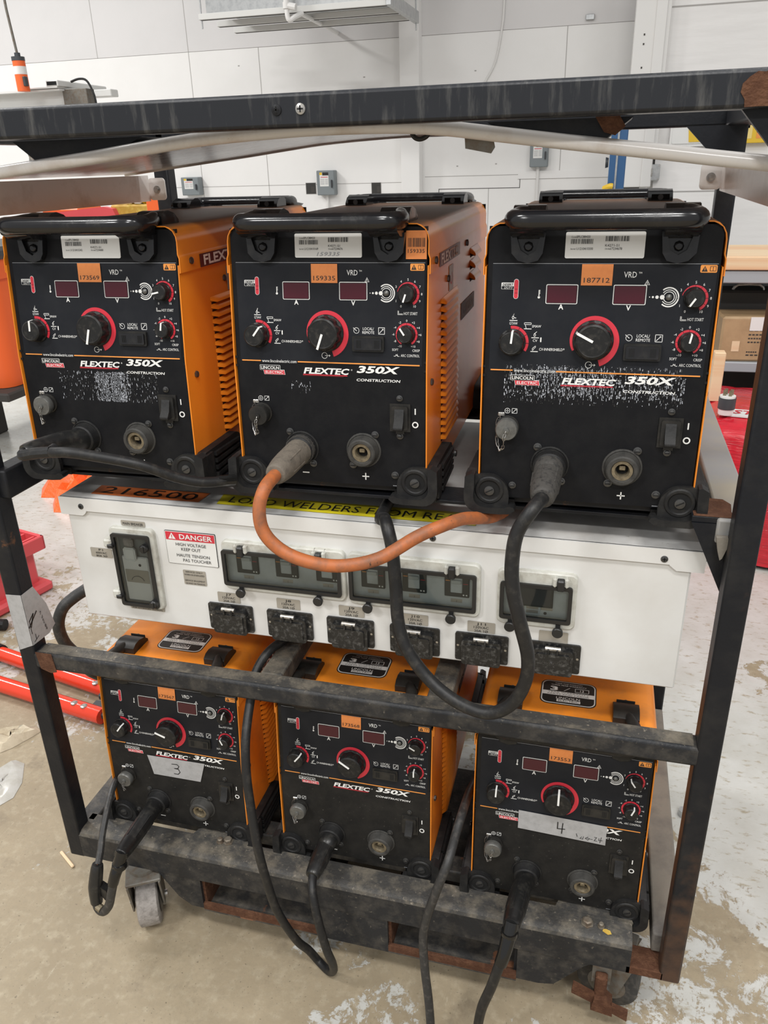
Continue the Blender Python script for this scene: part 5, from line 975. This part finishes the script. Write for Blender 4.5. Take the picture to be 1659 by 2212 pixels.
def residue(par, u0, u1, v0, v1, n, seed, strong):
    rn = random.Random(seed); p = M(); f = pf(.0007); u = u0
    while u < u1:
        z = v1 - rn.uniform(0, .003); w = rn.uniform(.0009, .0017)
        while z > v0:
            h = rn.uniform(.0006, .0050); d = strong((u - u0) / (u1 - u0), (z - v0) / (v1 - v0))
            if rn.random() < d:
                zb = max(v0 - .001, z - h); k0, k1 = rn.uniform(-.0004, .0004), rn.uniform(-.0004, .0004); ww = w * rn.uniform(.5, 1.15) * min(1, .45 + d)
                p.flat([(u + k0, zb), (u + ww + k0, zb + rn.uniform(0, .0008)), (u + ww * rn.uniform(.5, 1) + k1, z), (u + k1, z - rn.uniform(0, .0008))], f, 'glue_grey' if rn.random() < .3 + .6 * d else 'screw_dark')
            z -= h + rn.uniform(.0001, .0012) * (1.6 - d)
        u += .0019 + rn.uniform(-.0002, .0003)
    tag(obj('glue_residue', p, par), 'patch of grey glue residue')
def top_label(par):
    p = M(); f = lambda o: (lambda u, v: (u, v, .3575 + o)); c = .106
    p.rrect(-.050, .050, c - .036, c + .036, .014, f(0), 'black_ink'); p.rrect(-.0480, .0480, c - .034, c + .034, .0125, f(.0003), 'label_white'); p.rrect(-.0460, .0460, c - .032, c + .032, .011, f(.0006), 'black_ink'); g = f(.0009); w = 'label_white'
    p.rect(-.046, .046, c - .010, c + .0015, g, w)
    for k in range(2): p.text('YEAR WARRANTY' if k == 0 else 'PARTS AND LABOR', 0, c - .0015 - .0055 * k, .0030, f(.0012), 'black_ink', w=.074)
    for k in range(2): p.text('THREE YEAR WARRANTY', 0, c + .0265 - .0055 * k, .0026, g, w, w=.05 + .014 * k)
    p.text('3', -.026, c + .0100, .0110, g, w, bold=.03, w=.014); p.stroke([(-.008, c + .005), (.002, c + .015)], .0008, g, w); p.stroke([(.012, c + .005), (.036, c + .005), (.036, c + .0155), (.012, c + .0155), (.012, c + .005)], .0008, g, w); p.text('13', .024, c + .010, .006, g, w)
    p.text('LINCOLN', 0, c - .0170, .0062, g, w, w=.042); p.rect(-.020, .022, c - .0285, c - .0215, g, w); p.text('ELECTRIC', .001, c - .0250, .0046, f(.0012), 'black_ink', w=.036)
    tag(obj('top_label', p, par), 'black and white rounded warranty label')
def swap(root, frm, to):
    for ch in root.children_recursive:
        if ch.type == 'MESH' and any(m and m.name == MATS[k].name for k in frm for m in ch.data.materials):
            ch.data = ch.data.copy()
            for i, m in enumerate(ch.data.materials):
                for a, b in zip(frm, to):
                    if m and m.name == MATS[a].name: ch.data.materials[i] = MATS[b]
ZU, ZL = 1.1643, .3430
KS = 1.049          # machines are 325 mm wide
proto = make_welder()
SPOTS = [
 ('A', -.4720, .0188, ZU, .0125, dict(hot=258, mode=2, main=194, arc=8), 'orange and black welding machine at the left end of the upper shelf, sticker 173569'),
 ('B', -.0825, .0302, ZU, .0094, dict(hot=198, mode=38, main=199, arc=-35), 'middle welding machine of the upper shelf with orange cable plugged in'),
 ('C', .3091, .0261, ZU, .0096, dict(hot=213, mode=5, main=-63, arc=10), 'right end welding machine of the upper shelf with smeared glue over its name'),
 ('D', -.4677, .0259, ZL, .0023, dict(hot=14, mode=36, main=-72, arc=-28), 'lower left welding machine under the white box, grey tape marked 3'),
 ('E', -.0772, .0250, ZL, .0051, dict(hot=-62, mode=38, main=-58, arc=0), 'lower middle welding machine between two others, sticker 173568, no tape on its panel'),
 ('F', .3133, .0210, ZL, .0035, dict(hot=-35, mode=2, main=0, arc=22), 'lower right welding machine beside the right post, grey tape marked 4')]
WM = {}
for i, (k, x, y, z, a, ang, lab) in enumerate(SPOTS): WM[k] = proto if i == 0 else copy_tree(proto)
for k, x, y, z, a, ang, lab in SPOTS:
    o = WM[k]; o.location = (CX + (x - CX) * KS, CY + (y - CY) * KS, CZ + (z - CZ) * KS); o.scale = (KS, KS, KS); o.rotation_euler = (0, 0, a); o['label'] = lab
    for ch in o.children:
        if 'dial' in ch: ch.rotation_euler = mrot(TILT, ang[ch['dial']])
for o in list(bpy.data.objects):
    if 'dial' in o: del o['dial']
for k in 'DEF': swap(WM[k], ('panel_black', 'plastic_black', 'orange_paint', 'socket_grey', 'rubber'), ('panel_dusty', 'plastic_dusty', 'dusty_orange', 'socket_grey', 'rubber')); top_label(WM[k])
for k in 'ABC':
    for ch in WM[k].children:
        if ch.name.startswith('top_cover'): ch.data = ch.data.copy(); ch.data.materials[0] = MATS['shaded_dusty_cover']
for ch in WM['B'].children_recursive:
    if ch.name.startswith('connector_cap'): ch.data = ch.data.copy(); ch.data.materials[0] = MATS['plastic_dusty']; ch['label'] = 'black screw cap'
serial_label(WM['A'], 'SPLC88420', 'U1210410342', '17234680', .0, None); serial_label(WM['B'], 'SPLC88420', 'U1210410169', '17234676', 0, '159335'); serial_label(WM['C'], 'SPLC88420', 'U1210410300', '17234678', .0)
sticker(WM['A'], -.0240, .0170, .2745, .3030, '173569', .034); sticker(WM['B'], -.0236, .0172, .2750, .3018, '159335', .034); sticker(WM['C'], -.0240, .0170, .2755, .3030, '187712', .034)
sticker(WM['B'], .1208, .1512, .3085, .3470, '159335', .0245, barcode=True)
sticker(WM['D'], -.0210, .0170, .2775, .3040, '173567', .033); sticker(WM['E'], -.0220, .0165, .2775, .3040, '173568', .033); sticker(WM['F'], -.0240, .0160, .2775, .3040, '173553', .033)
residue(WM['A'], -.085, .098, .084, .1345, 0, 3, lambda a, b: (.97 if .40 < a < .50 or .53 < a < .68 else .70 if .36 < a < .72 else .34 if a < .36 and b > .45 else .22 if a < .36 else .30))
residue(WM['C'], -.122, .125, .112, .168, 0, 8, lambda a, b: (.80 if .25 < b < .95 and .18 < a < .62 else .55 if .2 < b < .8 else .35) * (1 if b > .15 else .6))
residue(WM['B'], -.062, -.030, .110, .131, 0, 5, lambda a, b: .5 if abs(b - .6 + .4 * (a - .5)) < .25 else .12)
def tape(par, pts, off, words):
    p = M(); p.flat(pts, pf(off), 'tape_grey'); p.flat([(a, b) for a, b in pts], pf(off - .0003), 'tape_grey')
    for st, w in words: p.stroke(st, w, pf(off + .0005), 'black_ink')
    tag(obj('tape_label', p, par), 'grey duct tape with black handwriting')
tape(WM['D'], [(-.062, .1365), (.070, .1385), (.056, .0900), (-.052, .0895), (-.056, .110)], .0022, [([(-.006, .124), (.006, .125), (.010, .121), (.007, .115), (-.001, .114), (.008, .113), (.011, .106), (.006, .100), (-.003, .100)], .0016)])
tape(WM['F'], [(-.071, .1640), (.086, .1600), (.086, .1170), (-.071, .1230)], .0024, [([(.000, .152), (.000, .1375), (.013, .1385)], .0018), ([(.009, .151), (.008, .128)], .0018), ([(.034, .133), (.036, .127)], .0010), ([(.044, .128), (.041, .124), (.046, .123), (.047, .129)], .0009), ([(.055, .130), (.050, .126), (.055, .123), (.058, .127), (.053, .127)], .0009), ([(.059, .126), (.063, .126)], .0009), ([(.066, .132), (.070, .132), (.066, .124), (.071, .124)], .0009), ([(.074, .131), (.074, .126), (.080, .127)], .0009), ([(.078, .134), (.076, .121)], .0009)])

# ================================================================== CABLES
def grip(name_pts, radii, m, par, n=18, ribs=None):
    p = M(); p.tube(name_pts, radii, m, n=n, sub=5); o = obj('plug_grip', p, par, ang=50)
    return o
def lerp(a, b, t): return tuple(a[i] + (b[i] - a[i]) * t for i in range(3))
def cable(label, path, r, m, sock=None, gm=None, gr=None, ks=None):
    # machines stand a little farther back than the frame: slide points along with them, fading out towards the frame and the floor
    path = [sc(p, 1 + (KK - 1) * (ks(i) if ks else 0)) for i, p in enumerate(path)]
    if sock: sock = sc(sock, KK)
    t = thing('welding_cable', label, 'cable', (0, 0, 0), 0)
    p = M(); p.tube(path, r, m, n=12, sub=8); obj('cable_run', p, t, ang=80)
    if sock:
        s = Vector(sock); e = Vector(path[0]); d = (e - s); ln = d.length; n_ = d.normalized()
        s0 = s + Vector((0, .004, 0)); s1 = s + Vector((0, -.022, -.001))
        p = M(); p.tube([s0, s1, s + d * .35, s + d * .6, s + d * .82, e, e + n_ * .004], [gr, gr, gr * .98, gr * .97, gr * .92, gr * .78, gr * .62], gm, n=20, sub=5); g = obj('plug_grip', p, t, ang=60)
        p = M(); u = n_.orthogonal().normalized(); w = n_.cross(u)
        for k in range(6):
            a = k * math.pi / 3; o = u * math.cos(a) + w * math.sin(a); p.tube([s + d * .40 + o * gr * .96, s + d * .78 + o * gr * .90], .0016, gm, n=6, smooth=False)
        obj('grip_rib', p, t)
        p = M(); p.tube([s + Vector((0, .001, 0)), s + Vector((0, -.016, 0))], gr * 1.13, 'rubber' if gm != 'plug_tan' else 'plug_grey', n=24, smooth=False); obj('plug_collar', p, t)
    return t
def sc(p, k): return (CX + (p[0] - CX) * k, CY + (p[1] - CY) * k, CZ + (p[2] - CZ) * k)
KK = 1.049
SA, SB, SCk = (-.5219, .0125, 1.1843), (-.1324, .024, 1.1843), (.2591, .0199, 1.1843)
SD, SE, SF = (-.5176, .0201, .363), (-.1272, .0191, .363), (.2633, .0152, .363)
c = cable('black cable bent back under the left upper machine, its end taped', [(-.501, -.1, 1.202), (-.497, -.116, 1.202), (-.482, -.127, 1.206), (-.455, -.128, 1.208), (-.419, -.12, 1.202), (-.354, -.1, 1.185), (-.312, -.07, 1.156), (-.278, -.045, 1.14), (-.247, -.01, 1.133)], .0088, 'cable_black', None, ks=lambda i: 1)
d0 = Vector(sc(SA, KK)); d1 = Vector(sc((-.545, -.102, 1.196), KK))
p = M(); p.tube([d0 + Vector((0, .004, 0)), d0 + Vector((0, -.02, 0)), d0 + (d1 - d0) * .4, d0 + (d1 - d0) * .75, d1, d1 + Vector((-.004, -.012, .0))], [.020, .020, .0192, .018, .0155, .013], 'plug_black', n=20); obj('plug_grip', p, c, ang=60)
p = M(); p.tube([d0 + Vector((0, .001, 0)), d0 + Vector((0, -.015, 0))], .0235, 'rubber', n=24, smooth=False); obj('plug_collar', p, c)
p = M(); p.tube([sc(q, KK) for q in ((-.549, -.112, 1.196), (-.540, -.126, 1.197), (-.518, -.127, 1.202), (-.49, -.124, 1.205))], .0095, 'cable_black'); obj('cable_bend', p, c)
p = M(); p.tube([sc((-.263, -.027, 1.1365), KK), sc((-.243, -.006, 1.132), KK)], .0096, 'tape_black', smooth=False); tag(obj('taped_end', p, c), 'black taped cable end')
cable('orange welding cable looping from the middle upper machine across the white box', [(-.134, -.085, 1.18), (-.139, -.12, 1.17), (-.146, -.13, 1.141), (-.142, -.13, 1.104), (-.117, -.125, 1.073), (-.076, -.12, 1.056), (-.029, -.11, 1.05), (.021, -.08, 1.053), (.069, -.04, 1.074), (.102, -.014, 1.0835), (.130, .020, 1.0835), (.152, .052, 1.073), (.172, .095, 1.0600), (.19, .18, 1.0500), (.2, .4, 1.0500)], .0105, 'cable_orange', SB, 'plug_tan', .0222, ks=lambda i: max(0, 1 - i / 9))
cable('thick black cable looping from the right upper machine over the mid rail', [(.257, -.075, 1.17), (.246, -.1, 1.162), (.227, -.1, 1.125), (.221, -.095, 1.079), (.223, -.09, 1.031), (.234, -.08, .972), (.249, -.07, .901), (.245, -.065, .846), (.223, -.06, .798), (.186, -.055, .774), (.134, -.045, .781), (.084, -.03, .808), (.045, -.02, .856), (.029, -.01, .902), (.024, 0, .958), (.017, .01, 1.02), (.008, .020, 1.052), (-.004, .045, 1.0600), (-.02, .09, 1.0500), (-.03, .35, 1.0500)], .0108, 'cable_black', SCk, 'plug_grey', .0222, ks=lambda i: max(0, 1 - i / 5) if i < 10 else 0)
c = cable('black lead with long grip on the lower left machine, taped and ending in a clamp', [(-.543, -.10, .323), (-.552, -.12, .285), (-.567, -.125, .234), (-.578, -.126, .200), (-.592, -.126, .178), (-.604, -.124, .172), (-.614, -.12, .178), (-.617, -.115, .192)], .0092, 'cable_dusty', SD, 'plug_black', .0190, ks=lambda i: max(0, 1 - i / 6) if False else 0)
p = M(); p.tube([(-.541, -.096, .330), (-.547, -.108, .304), (-.552, -.119, .285), (-.559, -.123, .262)], [.0135, .0125, .0115, .0108], 'tape_black', n=14); p.lathe([(.0148, 0), (.0155, .006), (.0142, .012)], lambda a, b, h: (-.546 + a, -.108 + b, .296 + h), 'tape_black', n=14); tag(obj('tape_wrap', p, c), 'shiny black electrical tape')
p = M(); p.tube([(-.617, -.116, .185), (-.616, -.110, .225), (-.612, -.100, .262), (-.610, -.096, .275)], [.0125, .015, .0135, .011], 'plug_black', n=12); p.prism([(.0, .215), (.0, .235), (.022, .222), (.026, .200), (.016, .192)], lambda u, v, h: (-.611 + u, -.106 + h, v), -.008, .008, 'plug_black'); p.tube([(-.600, -.125, .178), (-.612, -.121, .180)], .0085, 'brass', smooth=False); obj('clamp', p, c)
p = M(); p.tube([(-.610, -.096, .272), (-.618, -.07, .285), (-.626, -.045, .305), (-.636, .0, .335), (-.655, .06, .345), (-.690, .14, .300), (-.69, .3, .256)], .0072, 'cable_dusty', n=10); p.tube([(-.6085, -.1035, .272), (-.6160, -.0775, .285), (-.6240, -.0525, .305)], .0016, 'cable_orange', n=6); obj('cable_tail', p, c)
cable('black cable from the lower middle machine touching the floor and rising behind the mid rail', [(-.136, -.075, .347), (-.133, -.09, .315), (-.124, -.095, .247), (-.116, -.085, .158), (-.116, -.06, .084), (-.122, -.042, .035), (-.138, -.03, .012), (-.168, -.012, .011), (-.185, -.02, .05), (-.202, -.04, .102), (-.222, -.07, .215), (-.231, -.085, .32), (-.241, -.085, .403), (-.253, -.07, .48), (-.262, -.055, .551), (-.268, -.03, .614), (-.275, .02, .665), (-.278, .06, .700), (-.262, .10, .728), (-.235, .16, .732), (-.196, .25, .732)], .0088, 'cable_black', SE, 'plug_black', .0190, ks=lambda i: max(0, 1 - i / 4))
c = cable('black lead with glossy taped grip on the lower right machine running down to the floor', [(.248, -.11, .364), (.244, -.13, .340), (.234, -.146, .305), (.222, -.150, .25), (.206, -.145, .18), (.198, -.132, .10), (.196, -.118, .03), (.198, -.125, .009), (.215, -.19, .009), (.25, -.26, .009)], .0092, 'cable_black', SF, 'plug_black', .0190, ks=lambda i: 0)
p = M(); p.tube([(.249, -.106, .370), (.246, -.122, .350), (.241, -.138, .326), (.236, -.145, .308)], [.0135, .0135, .012, .0112], 'tape_black', n=14); p.lathe([(.0145, 0), (.0158, .006), (.0145, .012)], lambda a, b, h: (.247 + a, -.118 + b, .350 + h), 'tape_black', n=14); tag(obj('tape_wrap', p, c), 'shiny black electrical tape')
cable('black cable dropping to the floor between the lower middle and lower right machines', [(.128, .30, .315), (.131, .16, .40), (.133, .06, .443), (.128, .01, .432), (.122, -.04, .41), (.106, -.06, .36), (.088, -.066, .29), (.080, -.070, .235), (.086, -.084, .165), (.096, -.098, .10), (.102, -.108, .04), (.104, -.120, .009), (.11, -.19, .009), (.13, -.25, .009)], .0086, 'cable_dusty')
c = thing('supply_cord', 'thick grey black supply cord curving out left of the white box', 'cable', (0, 0, 0))
p = M(); p.tube([(-.64, .34, .80), (-.70, .29, .790), (-.755, .24, .740), (-.792, .22, .715), (-.813, .2, .694), (-.825, .19, .655), (-.82, .19, .612), (-.805, .20, .574), (-.79, .24, .49), (-.70, .34, .40), (-.66, .44, .30), (-.655, .55, .285)], .0135, 'cable_dusty', n=14); obj('cord_run', p, c)
for o in bpy.data.objects:
    if o.type == 'EMPTY': o.empty_display_size = .02
